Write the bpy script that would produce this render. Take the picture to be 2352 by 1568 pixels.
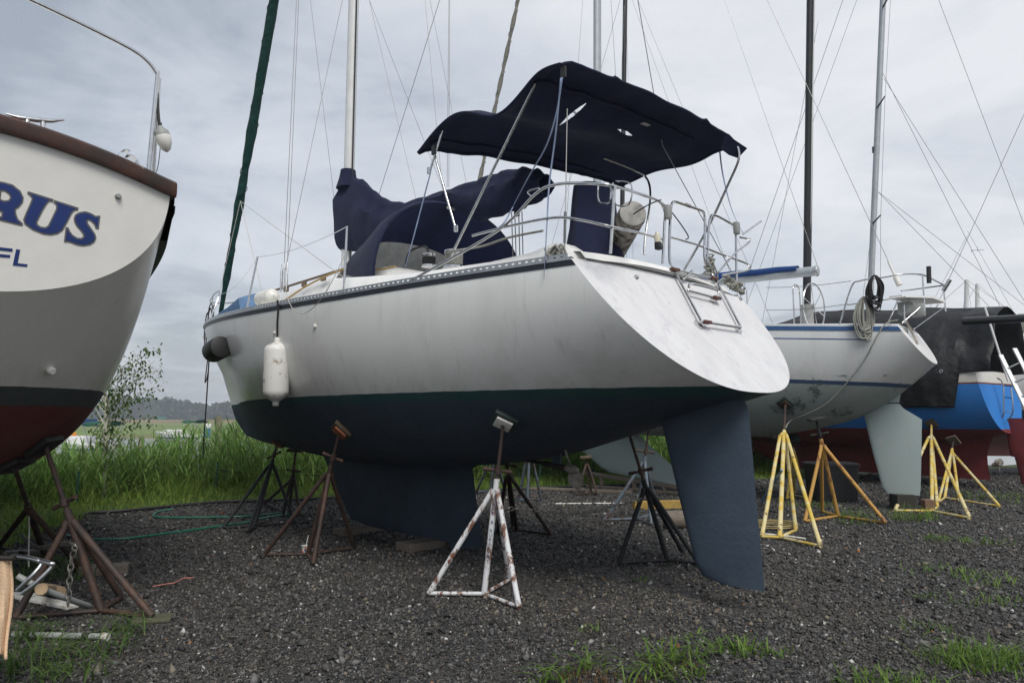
import bpy, bmesh, math, random
import numpy as np
from mathutils import Vector, Matrix
from mathutils.bvhtree import BVHTree
random.seed(7); rng = np.random.default_rng(7)
for o in list(bpy.data.objects): bpy.data.objects.remove(o)
scene = bpy.context.scene
R = math.radians

# ------------------------------------------------------------------ camera
FPX, EYE, CX, CY, PIT = 1630.0, 1.5, 1176.0, 784.0, math.atan(176/1630.0)
cd = bpy.data.cameras.new('camera'); cam = bpy.data.objects.new('camera', cd)
scene.collection.objects.link(cam); scene.camera = cam
cd.sensor_width = 36; cd.sensor_fit = 'HORIZONTAL'; cd.lens = 36*FPX/2352
cd.clip_start = .05; cd.clip_end = 6000
cam.location = (0, 0, EYE); cam.rotation_euler = (math.pi/2+PIT, 0, 0)

# ------------------------------------------------------------------ light
SUN_AZ, SUN_EL = R(163), R(52)         # veiled sun high behind the camera, a little to the right
sun_dir = Vector((math.sin(SUN_AZ)*math.cos(SUN_EL), math.cos(SUN_AZ)*math.cos(SUN_EL), math.sin(SUN_EL)))
sl = bpy.data.lights.new('sun', 'SUN'); sl.energy = 1.5; sl.angle = R(28); sl.color = (1, .97, .92)
so = bpy.data.objects.new('sun', sl); scene.collection.objects.link(so)
so.rotation_euler = sun_dir.to_track_quat('Z', 'Y').to_euler()
W = bpy.data.worlds.new('World'); scene.world = W; W.use_nodes = True
nt = W.node_tree; N = nt.nodes; N.clear(); L = nt.links
def wn(t, **k):
    n = N.new(t)
    for a, b in k.items(): setattr(n, a, b)
    return n
sky = wn('ShaderNodeTexSky', sky_type='NISHITA', sun_disc=False)
sky.sun_elevation = SUN_EL; sky.sun_rotation = SUN_AZ; sky.dust_density = 3; sky.air_density = 1.2
tc = wn('ShaderNodeTexCoord'); sep = wn('ShaderNodeSeparateXYZ'); L.new(tc.outputs['Generated'], sep.inputs[0])
def math_(op, a, b=None):
    n = wn('ShaderNodeMath', operation=op)
    for i, v in enumerate((a, b)):
        if v is None: continue
        if isinstance(v, (int, float)): n.inputs[i].default_value = v
        else: L.new(v, n.inputs[i])
    return n.outputs[0]
zc = math_('ADD', math_('MAXIMUM', sep.outputs[2], 0.0), .16)
cmb = wn('ShaderNodeCombineXYZ')
L.new(math_('DIVIDE', sep.outputs[0], zc), cmb.inputs[0]); L.new(math_('DIVIDE', sep.outputs[1], zc), cmb.inputs[1])
def cloud(scale, det, rough, off):
    mp = wn('ShaderNodeMapping'); mp.inputs['Location'].default_value = off; L.new(cmb.outputs[0], mp.inputs[0])
    n = wn('ShaderNodeTexNoise'); n.inputs['Scale'].default_value = scale; n.inputs['Detail'].default_value = det
    n.inputs['Roughness'].default_value = rough; n.inputs['Distortion'].default_value = .5; L.new(mp.outputs[0], n.inputs[0]); return n.outputs[0]
n1 = cloud(.55, 6, .55, (3.1, 1.7, 0)); n2 = cloud(1.7, 7, .6, (8.3, 2.2, 1))
nn = math_('ADD', math_('MULTIPLY', n1, .62), math_('MULTIPLY', n2, .38))
# the cloud deck is thinner and paler to the right, as in view
dp = wn('ShaderNodeVectorMath', operation='DOT_PRODUCT'); L.new(tc.outputs['Generated'], dp.inputs[0]); dp.inputs[1].default_value = (.70, .60, .39)
glow = math_('MULTIPLY', math_('POWER', math_('MAXIMUM', math_('ADD', math_('MULTIPLY', dp.outputs['Value'], .5), .5), 0), 3.0), .36)
val = math_('ADD', math_('ADD', math_('MULTIPLY', math_('SUBTRACT', nn, .5), 2.0), .46), glow)
rp = wn('ShaderNodeValToRGB'); L.new(val, rp.inputs[0])
e = rp.color_ramp.elements; e[0].position = .42; e[0].color = (.192, .214, .246, 1); e[1].position = .92; e[1].color = (.445, .448, .46, 1)
m_ = e.new(.60); m_.color = (.312, .332, .366, 1)
# pale towards the horizon
hz = wn('ShaderNodeMixRGB'); hf = math_('POWER', math_('SUBTRACT', 1.0, math_('MINIMUM', math_('MAXIMUM', sep.outputs[2], 0), 1.0)), 7.0)
L.new(math_('MULTIPLY', hf, .45), hz.inputs[0]); L.new(rp.outputs[0], hz.inputs[1]); hz.inputs[2].default_value = (.375, .38, .395, 1)
sc = wn('ShaderNodeVectorMath', operation='SCALE'); L.new(sky.outputs[0], sc.inputs[0]); sc.inputs['Scale'].default_value = .10
mx = wn('ShaderNodeMixRGB'); mx.inputs[0].default_value = .9; L.new(sc.outputs[0], mx.inputs[1]); L.new(hz.outputs[0], mx.inputs[2])
bg = wn('ShaderNodeBackground'); L.new(mx.outputs[0], bg.inputs[0]); bg.inputs[1].default_value = 1.0
wo = wn('ShaderNodeOutputWorld'); L.new(bg.outputs[0], wo.inputs[0])
vs = scene.view_settings; vs.view_transform = 'Standard'; vs.look = 'None'; vs.gamma = 1; vs.exposure = .98; vs.use_curve_mapping = False
scene.render.engine = 'CYCLES'

# ------------------------------------------------------------------ geometry of the view (where things stand on the ground)
cp, sp = math.cos(PIT), math.sin(PIT)
def ray(px, py):
    a = (px-CX)/FPX; b = (CY-py)/FPX
    return np.array([a, cp-b*sp, sp+b*cp])
def proj(p):
    x, y, z = p[0], p[1], p[2]-EYE
    d = y*cp+z*sp; v = -y*sp+z*cp
    return CX+FPX*x/d, CY-FPX*v/d
def G(px, py, z=0.0):
    r = ray(px, py); t = (z-EYE)/r[2]
    return np.array([t*r[0], t*r[1], z])
def P(px, py, Y):
    r = ray(px, py); t = Y/r[1]
    return np.array([t*r[0], Y, EYE+t*r[2]])

# ------------------------------------------------------------------ materials
MATS = {}
def newmat(name):
    m = bpy.data.materials.new(name); m.use_nodes = True; MATS[name] = m
    return m, m.node_tree.nodes, m.node_tree.links, m.node_tree.nodes['Principled BSDF']
def c4(c): return (c[0], c[1], c[2], 1)
def nz(n, l, scale, det=4, rough=.6, coord='Object', vec=None, stretch=None):
    t = n.new('ShaderNodeTexCoord'); x = n.new('ShaderNodeTexNoise')
    x.inputs['Scale'].default_value = scale; x.inputs['Detail'].default_value = det; x.inputs['Roughness'].default_value = rough
    src = t.outputs[coord]
    if stretch:
        mp = n.new('ShaderNodeMapping'); mp.inputs['Scale'].default_value = stretch; l.new(src, mp.inputs[0]); src = mp.outputs[0]
    l.new(src, x.inputs[0]); return x.outputs[0]
def ramp(n, l, fac, stops):
    r = n.new('ShaderNodeValToRGB'); l.new(fac, r.inputs[0]); e = r.color_ramp.elements
    e[0].position, e[0].color = stops[0][0], c4(stops[0][1]); e[1].position, e[1].color = stops[-1][0], c4(stops[-1][1])
    for p, c in stops[1:-1]: q = e.new(p); q.color = c4(c)
    return r.outputs[0]
def mixc(n, l, fac, a, b, mode='MIX'):
    x = n.new('ShaderNodeMixRGB'); x.blend_type = mode
    for i, v in enumerate((fac, a, b)):
        if isinstance(v, (int, float)): x.inputs[i].default_value = v
        elif isinstance(v, tuple): x.inputs[i].default_value = c4(v)
        else: l.new(v, x.inputs[i])
    return x.outputs[0]
def bump(n, l, b, h, strength, dist=.01):
    x = n.new('ShaderNodeBump'); x.inputs['Strength'].default_value = strength; x.inputs['Distance'].default_value = dist
    l.new(h, x.inputs['Height']); l.new(x.outputs[0], b.inputs['Normal'])
def M(name, col, rough=.5, metal=0., var=.15, vs=6., bmp=0., bs=60., spec=.5, stretch=None, dirt=None, dscale=3., dlo=.5, dhi=.7):
    m, n, l, b = newmat(name)
    f = nz(n, l, vs, 5, .65, stretch=stretch)
    c = ramp(n, l, f, [(.3, tuple(x*(1-var) for x in col)), (.7, tuple(min(1, x*(1+var)) for x in col))])
    if dirt:
        g = nz(n, l, dscale, 8, .7, stretch=stretch)
        c = mixc(n, l, ramp(n, l, g, [(dlo, (0, 0, 0)), (dhi, (1, 1, 1))]), c, dirt)
    l.new(c, b.inputs['Base Color']); b.inputs['Roughness'].default_value = rough; b.inputs['Metallic'].default_value = metal
    b.inputs['Specular IOR Level'].default_value = spec
    if bmp: bump(n, l, b, nz(n, l, bs, 3, .6), bmp)
    return m
def rusty(name, paint, rust=(.10, .035, .018), lo=.48, hi=.56, scale=9., rough=.65, paint2=None):
    m, n, l, b = newmat(name)
    f = nz(n, l, scale, 8, .68, stretch=(1, 1, .55)); g = nz(n, l, 30, 5, .7)
    rc = ramp(n, l, g, [(.3, tuple(x*.5 for x in rust)), (.7, tuple(min(1, x*1.7) for x in rust))])
    p = paint
    if paint2: p = mixc(n, l, ramp(n, l, nz(n, l, 4, 4, .5), [(.45, (0, 0, 0)), (.55, (1, 1, 1))]), paint, paint2)
    c = mixc(n, l, ramp(n, l, f, [(lo, (0, 0, 0)), (hi, (1, 1, 1))]), p, rc)
    l.new(c, b.inputs['Base Color']); b.inputs['Roughness'].default_value = rough
    bump(n, l, b, f, .5, .004); return m
def hullmat(name, bands, rough=.25, streak=.12, stain=(.33, .30, .25), stain_amt=.35, wob=.012, worn=None, slope=0., bowpatch=0):
    """bands: [(z_top, colour), ...] from the bottom up, by height on the hull"""
    m, n, l, b = newmat(name)
    t = n.new('ShaderNodeTexCoord'); s = n.new('ShaderNodeSeparateXYZ'); l.new(t.outputs['Object'], s.inputs[0])
    w = nz(n, l, 3.5, 8, .7)
    zz = n.new('ShaderNodeMath'); zz.operation = 'MULTIPLY_ADD'; l.new(w, zz.inputs[0]); zz.inputs[1].default_value = wob*2; sx_ = n.new('ShaderNodeMath'); sx_.operation = 'MULTIPLY_ADD'; l.new(s.outputs[0], sx_.inputs[0]); sx_.inputs[1].default_value = -slope; l.new(s.outputs[2], sx_.inputs[2]); l.new(sx_.outputs[0], zz.inputs[2])
    col = bands[0][1]
    for i in range(1, len(bands)):
        g = n.new('ShaderNodeMath'); g.operation = 'GREATER_THAN'; l.new(zz.outputs[0], g.inputs[0]); g.inputs[1].default_value = bands[i-1][0]+wob
        col = mixc(n, l, g.outputs[0], col, bands[i][1])
    clean = col; f = nz(n, l, 2.2, 8, .72, stretch=(1, 1, .35))
    col = mixc(n, l, ramp(n, l, f, [(.50, (0, 0, 0)), (.78, (stain_amt,)*3)]), col, mixc(n, l, .65, col, stain))
    dr = nz(n, l, 7, 6, .7, stretch=(1, 1, .07)); col = mixc(n, l, ramp(n, l, dr, [(.56, (0, 0, 0)), (.80, (streak*2.5,)*3)]), col, mixc(n, l, .8, col, (.22, .20, .17)))
    gr = n.new('ShaderNodeMapRange'); l.new(sx_.outputs[0], gr.inputs[0]); zt_ = bands[-2][0] if len(bands) > 1 else 0; gr.inputs['From Min'].default_value = zt_; gr.inputs['From Max'].default_value = zt_+.35; gr.inputs['To Min'].default_value = .55; gr.inputs['To Max'].default_value = 0
    gk = n.new('ShaderNodeMath'); gk.operation = 'MULTIPLY'; l.new(gr.outputs[0], gk.inputs[0]); l.new(ramp(n, l, nz(n, l, 3, 9, .75), [(.42, (0, 0, 0)), (.7, (1, 1, 1))]), gk.inputs[1]); col = mixc(n, l, gk.outputs[0], col, mixc(n, l, .7, col, (.30, .27, .21)))
    if bowpatch:
        bx = n.new('ShaderNodeMapRange'); l.new(s.outputs[0], bx.inputs[0]); bx.inputs['From Min'].default_value = bowpatch; bx.inputs['From Max'].default_value = bowpatch+1.2
        bk = n.new('ShaderNodeMath'); bk.operation = 'MULTIPLY'; l.new(bx.outputs[0], bk.inputs[0]); l.new(ramp(n, l, nz(n, l, 1.7, 7, .62), [(.50, (0, 0, 0)), (.53, (.75, .75, .75))]), bk.inputs[1])
        col = mixc(n, l, bk.outputs[0], col, mixc(n, l, .55, col, (.40, .42, .43)))
    if len(bands) > 1:
        gt = n.new('ShaderNodeMath'); gt.operation = 'GREATER_THAN'; l.new(zz.outputs[0], gt.inputs[0]); gt.inputs[1].default_value = bands[-2][0]+wob
        gm = n.new('ShaderNodeMath'); gm.operation = 'MULTIPLY_ADD'; l.new(gt.outputs[0], gm.inputs[0]); gm.inputs[1].default_value = .82; gm.inputs[2].default_value = .18
        col = mixc(n, l, gm.outputs[0], clean, col)
    if worn: # old coats of paint showing through, with a shape of their own
        f2 = nz(n, l, worn[1], 10, .75)
        g2 = n.new('ShaderNodeMath'); g2.operation = 'LESS_THAN'; l.new(s.outputs[2], g2.inputs[0]); g2.inputs[1].default_value = worn[2]
        k = n.new('ShaderNodeMath'); k.operation = 'MULTIPLY'; l.new(g2.outputs[0], k.inputs[0])
        l.new(ramp(n, l, f2, [(worn[3], (0, 0, 0)), (worn[3]+.06, (.8, .8, .8))]), k.inputs[1])
        col = mixc(n, l, k.outputs[0], col, worn[0])
    l.new(col, b.inputs['Base Color'])
    g3 = n.new('ShaderNodeMath'); g3.operation = 'GREATER_THAN'; l.new(zz.outputs[0], g3.inputs[0]); g3.inputs[1].default_value = bands[-2][0]+wob if len(bands) > 1 else 0
    rr = n.new('ShaderNodeMapRange'); l.new(g3.outputs[0], rr.inputs[0]); rr.inputs['To Min'].default_value = .75; rr.inputs['To Max'].default_value = rough
    l.new(rr.outputs[0], b.inputs['Roughness'])
    bump(n, l, b, nz(n, l, 1.3, 3, .5), .08, .02)
    return m
def attrmat(name, rough=.8, trans=0., mul=1., bmp=0, spec=.3):
    m, n, l, b = newmat(name)
    a = n.new('ShaderNodeAttribute'); a.attribute_name = 'col'
    l.new(a.outputs['Color'], b.inputs['Base Color']); b.inputs['Roughness'].default_value = rough
    b.inputs['Specular IOR Level'].default_value = spec
    if trans:
        tr = n.new('ShaderNodeBsdfTranslucent'); l.new(a.outputs['Color'], tr.inputs[0])
        mxs = n.new('ShaderNodeMixShader'); mxs.inputs[0].default_value = trans
        l.new(b.outputs[0], mxs.inputs[1]); l.new(tr.outputs[0], mxs.inputs[2]); l.new(mxs.outputs[0], n['Material Output'].inputs[0])
    return m
NAVY = (.0125, .0165, .045)
m_gel = M('white_gelcoat', (.74, .74, .72), .3, var=.05, dirt=(.52, .50, .44), dlo=.6, dhi=.85)
m_transom = M('worn_white_gelcoat', (.58, .58, .59), .58, var=.07, vs=3, dirt=(.49, .49, .51), dscale=11, dlo=.53, dhi=.66, stretch=(1, 1, .35))
m_steel = M('stainless', (.62, .62, .62), .18, 1., var=.15, vs=20)
m_alum = M('aluminium', (.50, .51, .52), .38, 1., var=.15, vs=12)
m_alumw = M('mast_paint', (.62, .63, .62), .4, 0, var=.08)
m_mastgrey = M('mast_grey', (.36, .39, .41), .45, .2, var=.12)
m_mastblack = M('mast_black', (.012, .012, .014), .35, .0, var=.2)
m_wire = M('wire', (.22, .22, .22), .4, .6)
m_wirelt = M('rope_white', (.42, .41, .37), .8, var=.25, vs=40)
m_rope = M('rope_grey', (.27, .27, .24), .9, var=.35, vs=60, bmp=.5, bs=120)
m_ropeblk = M('rope_black', (.012, .012, .014), .85, var=.3, vs=60)
m_teak = M('weathered_teak', (.16, .12, .085), .75, var=.35, vs=14, stretch=(1, 1, 6))
m_redwood = M('red_wood', (.085, .028, .018), .45, var=.4, vs=16, dirt=(.03, .02, .012), dscale=6)
m_caprail = M('varnished_caprail', (.055, .020, .011), .38, var=.4, vs=9, dirt=(.022, .014, .009), dscale=5, dlo=.45, dhi=.62)
m_black = M('black_rubber', (.014, .014, .015), .55, var=.3)
m_plastic = M('white_plastic', (.68, .67, .62), .45, var=.08, dirt=(.24, .19, .12), dscale=5, dlo=.55, dhi=.7)
m_plasticg = M('grey_plastic', (.26, .27, .26), .55, var=.1)
def canvas(name, col, fold=.28, fs=4.5):
    m, n, l, b = newmat(name)
    f = nz(n, l, 4, 6, .6)
    c = ramp(n, l, f, [(.3, tuple(x*.8 for x in col)), (.72, tuple(x*1.25 for x in col))])
    l.new(c, b.inputs['Base Color']); b.inputs['Roughness'].default_value = .85; b.inputs['Sheen Weight'].default_value = .06
    b.inputs['Specular IOR Level'].default_value = .2
    bump(n, l, b, nz(n, l, fs, 5, .55), fold, .06)
    tr = n.new('ShaderNodeBsdfTranslucent'); tr.inputs[0].default_value = c4(tuple(min(1, x*2.2) for x in col)); ms = n.new('ShaderNodeMixShader'); ms.inputs[0].default_value = .12
    l.new(b.outputs[0], ms.inputs[1]); l.new(tr.outputs[0], ms.inputs[2]); l.new(ms.outputs[0], n['Material Output'].inputs[0]); return m
m_navy = canvas('navy_canvas', NAVY); m_blue = canvas('blue_canvas', (.012, .045, .16)); m_tarp = canvas('black_tarp', (.010, .011, .013), 1.0, 2.6); m_tarp.node_tree.nodes['Principled BSDF'].inputs['Roughness'].default_value = .55; m_tarp.node_tree.nodes['Principled BSDF'].inputs['Specular IOR Level'].default_value = .35
m_green = canvas('green_canvas', (.006, .040, .034), .9, 9); m_greysail = canvas('grey_sail', (.23, .225, .195), .8, 8); m_sky = canvas('pale_blue_canvas', (.11, .19, .32), .5)
m_strap = M('faded_blue_webbing', (.19, .24, .36), .8, var=.25)
def vinyl():
    m, n, l, b = newmat('cloudy_vinyl'); b.inputs['Base Color'].default_value = (.50, .50, .47, 1); b.inputs['Roughness'].default_value = .35
    b.inputs['Transmission Weight'].default_value = .25
    f = nz(n, l, 9, 5, .6); l.new(ramp(n, l, f, [(.3, (.38, .38, .35)), (.7, (.60, .60, .57))]), b.inputs['Base Color']); return m
m_vinyl = vinyl()
m_rust = rusty('rusty_brown_steel', (.024, .017, .015), (.070, .034, .021), .40, .66, 6)
m_rustdk = rusty('dark_rusty_steel', (.020, .016, .014), (.06, .028, .018), .5, .62)
m_blackpaint = rusty('black_paint_steel', (.008, .009, .011), (.04, .022, .016), .62, .7)
m_whiterust = rusty('white_paint_rust', (.60, .61, .62), (.13, .055, .030), .50, .58, 13)
m_yellow = rusty('yellow_paint_rust', (.55, .39, .07), (.10, .045, .02), .58, .64, 9, paint2=(.58, .50, .26))
m_orange = rusty('orange_paint_rust', (.42, .23, .05), (.13, .05, .02), .56, .64, 9)
m_bluesteel = rusty('blue_grey_steel', (.10, .13, .16), (.07, .035, .025), .52, .62)
m_wood = M('grey_timber', (.15, .125, .10), .85, var=.4, vs=10, bmp=.5, bs=40, stretch=(1, 6, 6))
m_yelwood = M('yellow_timber', (.34, .22, .05), .8, var=.3, dirt=(.10, .075, .05))
m_ply = M('plywood_pad', (.10, .075, .05), .8, var=.4, vs=14)
m_orangewood = M('orange_wood', (.30, .10, .045), .7, var=.3)
m_greenpad = M('dark_green_pad', (.022, .040, .038), .55, var=.3)
m_hose = M('green_hose', (.015, .15, .095), .35, var=.2)
m_chain = M('chain_steel', (.20, .19, .17), .5, .7, var=.3, vs=40)
m_towel = M('beige_towel', (.60, .42, .27), .95, var=.10, vs=8, bmp=.7, bs=120)

# ------------------------------------------------------------------ mesh builder
def nrm(v):
    v = np.asarray(v, float); return v/(np.linalg.norm(v)+1e-12)
def catmull(pts, k=6, closed=False):
    p = [np.asarray(q, float) for q in pts]
    if len(p) < 3 and not closed: return p
    out = []; n = len(p)
    for i in range(n if closed else n-1):
        if closed: a, b, c, d = p[i-1], p[i], p[(i+1) % n], p[(i+2) % n]
        else: a, b, c, d = p[max(i-1, 0)], p[i], p[i+1], p[min(i+2, n-1)]
        for j in range(k):
            t = j/k
            out.append(.5*((2*b)+(-a+c)*t+(2*a-5*b+4*c-d)*t*t+(-a+3*b-3*c+d)*t**3))
    if not closed: out.append(p[-1])
    return out
class MB:
    def __init__(s): s.v = []; s.f = []
    def add(s, V, F):
        o = len(s.v); s.v.extend([tuple(map(float, q)) for q in V]); s.f.extend([tuple(i+o for i in f) for f in F]); return s
    def grid(s, A, closed_v=False):
        A = np.asarray(A); nu, nv = A.shape[:2]; F = []
        for i in range(nu-1):
            for j in range(nv if closed_v else nv-1):
                k = (j+1) % nv; F.append((i*nv+j, i*nv+k, (i+1)*nv+k, (i+1)*nv+j))
        return s.add(A.reshape(-1, 3), F)
    def tube(s, pts, r, n=8, caps=True, closed=False, flat=1.0):
        pts = [np.asarray(p, float) for p in pts]; m = len(pts)
        rr = r if hasattr(r, '__len__') else [r]*m
        T = [nrm((pts[(i+1) % m] if (closed or i < m-1) else pts[i])-(pts[i-1] if (closed or i > 0) else pts[i])) for i in range(m)]
        up = np.array([0, 0, 1.]) if abs(T[0][2]) < .9 else np.array([1., 0, 0])
        a = nrm(np.cross(T[0], up)); V = []
        for i in range(m):
            a = nrm(a-T[i]*np.dot(a, T[i])); b = np.cross(T[i], a)
            for j in range(n):
                th = 2*math.pi*j/n; V.append(pts[i]+rr[i]*(a*math.cos(th)+b*math.sin(th)*flat))
        F = [(i*n+j, i*n+(j+1) % n, ((i+1) % m)*n+(j+1) % n, ((i+1) % m)*n+j) for i in range(m if closed else m-1) for j in range(n)]
        if caps and not closed: F += [tuple(range(n-1, -1, -1)), tuple(range((m-1)*n, m*n))]
        return s.add(V, F)
    def bar(s, a, b, r, n=8): return s.tube([a, b], r, n)
    def box(s, c, size, ax=None, bev=0.0):
        ax = np.eye(3) if ax is None else np.asarray(ax, float); h = np.asarray(size, float)/2; c = np.asarray(c, float)
        if bev <= 0:
            V = [c+ax[0]*h[0]*x+ax[1]*h[1]*y+ax[2]*h[2]*z for x in (-1, 1) for y in (-1, 1) for z in (-1, 1)]
            return s.add(V, [(0, 1, 3, 2), (4, 6, 7, 5), (0, 4, 5, 1), (2, 3, 7, 6), (0, 2, 6, 4), (1, 5, 7, 3)])
        V = []; bm = bmesh.new(); bmesh.ops.create_cube(bm, size=1)
        for v in bm.verts: v.co = Vector((v.co.x*2*h[0], v.co.y*2*h[1], v.co.z*2*h[2]))
        bmesh.ops.bevel(bm, geom=list(bm.edges), offset=bev, segments=2, affect='EDGES', profile=.5)
        bm.verts.index_update()
        V = [c+ax[0]*v.co.x+ax[1]*v.co.y+ax[2]*v.co.z for v in bm.verts]; F = [tuple(v.index for v in f.verts) for f in bm.faces]; bm.free()
        return s.add(V, F)
    def lathe(s, a, b, prof, n=16):
        """prof: [(t along a->b, radius)]"""
        a = np.asarray(a, float); b = np.asarray(b, float); d = b-a; T = nrm(d)
        up = np.array([0, 0, 1.]) if abs(T[2]) < .9 else np.array([1., 0, 0]); u = nrm(np.cross(T, up)); w = np.cross(T, u)
        A = [[a+d*t+r*(u*math.cos(2*math.pi*j/n)+w*math.sin(2*math.pi*j/n)) for j in range(n)] for t, r in prof]
        s.grid(A, closed_v=True); o = len(s.v)
        F = [tuple(o-len(prof)*n+j for j in range(n-1, -1, -1)), tuple(o-n+j for j in range(n))]; s.f += F; return s
    def mesh(s, name):
        me = bpy.data.meshes.new(name); me.from_pydata(s.v, [], s.f); me.update(); return me
    def build(s, name, mat, parent=None, smooth=True, world=False, ang=40):
        if world and parent is not None:
            p, rz = parent['_o']; c_, s_ = math.cos(rz), math.sin(rz)
            s.v = [((x-p[0])*c_+(y-p[1])*s_, -(x-p[0])*s_+(y-p[1])*c_, z-p[2]) for x, y, z in s.v]
        me = s.mesh(name); o = bpy.data.objects.new(name, me); scene.collection.objects.link(o)
        if mat is not None: me.materials.append(mat)
        bm = bmesh.new(); bm.from_mesh(me); bmesh.ops.recalc_face_normals(bm, faces=bm.faces[:])
        if smooth:
            lim = R(ang)
            for e in bm.edges:
                if len(e.link_faces) == 2 and e.calc_face_angle(0) > lim: e.smooth = False
            for f in bm.faces: f.smooth = True
        bm.to_mesh(me); bm.free()
        if parent is not None: o.parent = parent['_e'] if isinstance(parent, dict) else parent
        return o
def thing(name, label, cat, loc=(0, 0, 0), rz=0, group=None):
    o = bpy.data.objects.new(name, None); scene.collection.objects.link(o); o.empty_display_size = .2
    o.location = tuple(map(float, loc)); o.rotation_euler = (0, 0, rz); tag(o, label, cat, group)
    return {'_e': o, '_o': (np.array(loc, float), rz)}
def tag(o, label=None, cat=None, group=None, kind=None):
    if label: o['label'] = label
    if cat: o['category'] = cat
    if group: o['group'] = group
    if kind: o['kind'] = kind
    return o
def solo(mb, name, mat, label, cat, group=None, smooth=True):
    """a thing that is one mesh, its origin at its base"""
    V = np.array(mb.v); c = np.array([V[:, 0].mean(), V[:, 1].mean(), V[:, 2].min()])
    mb.v = [tuple(q) for q in (V-c)]
    o = mb.build(name, mat, None, smooth); o.location = tuple(c); tag(o, label, cat, group); return o
def rawmesh(name, V, F, mat, col=None, smooth=False):
    """numpy verts (n,3), faces (m,k), per-face colours"""
    me = bpy.data.meshes.new(name); V = np.asarray(V, np.float32); F = np.asarray(F, np.int32); k = F.shape[1]
    me.vertices.add(len(V)); me.vertices.foreach_set('co', V.ravel())
    me.loops.add(F.size); me.loops.foreach_set('vertex_index', F.ravel())
    me.polygons.add(len(F)); me.polygons.foreach_set('loop_start', np.arange(0, F.size, k, dtype=np.int32))
    if smooth: me.polygons.foreach_set('use_smooth', np.ones(len(F), bool))
    me.update(calc_edges=True); me.materials.append(mat)
    if col is not None:
        at = me.attributes.new('col', 'FLOAT_COLOR', 'FACE'); c = np.ones((len(F), 4), np.float32); c[:, :3] = col; at.data.foreach_set('color', c.ravel())
    o = bpy.data.objects.new(name, me); scene.collection.objects.link(o); return o
def spline(xs, ys):
    xs = np.array(xs, float); ys = np.array(ys, float); n = len(xs); h = np.diff(xs); A = np.eye(n); b = np.zeros(n)
    for i in range(1, n-1):
        A[i, i-1], A[i, i], A[i, i+1] = h[i-1], 2*(h[i-1]+h[i]), h[i]; b[i] = 6*((ys[i+1]-ys[i])/h[i]-(ys[i]-ys[i-1])/h[i-1])
    m = np.linalg.solve(A, b)
    def f(x):
        x = np.clip(x, xs[0], xs[-1]); i = np.clip(np.searchsorted(xs, x)-1, 0, n-2); t = x-xs[i]
        return ys[i]+t*((ys[i+1]-ys[i])/h[i]-h[i]*(2*m[i]+m[i+1])/6)+t*t*m[i]/2+t**3*(m[i+1]-m[i])/(6*h[i])
    return f

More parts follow.
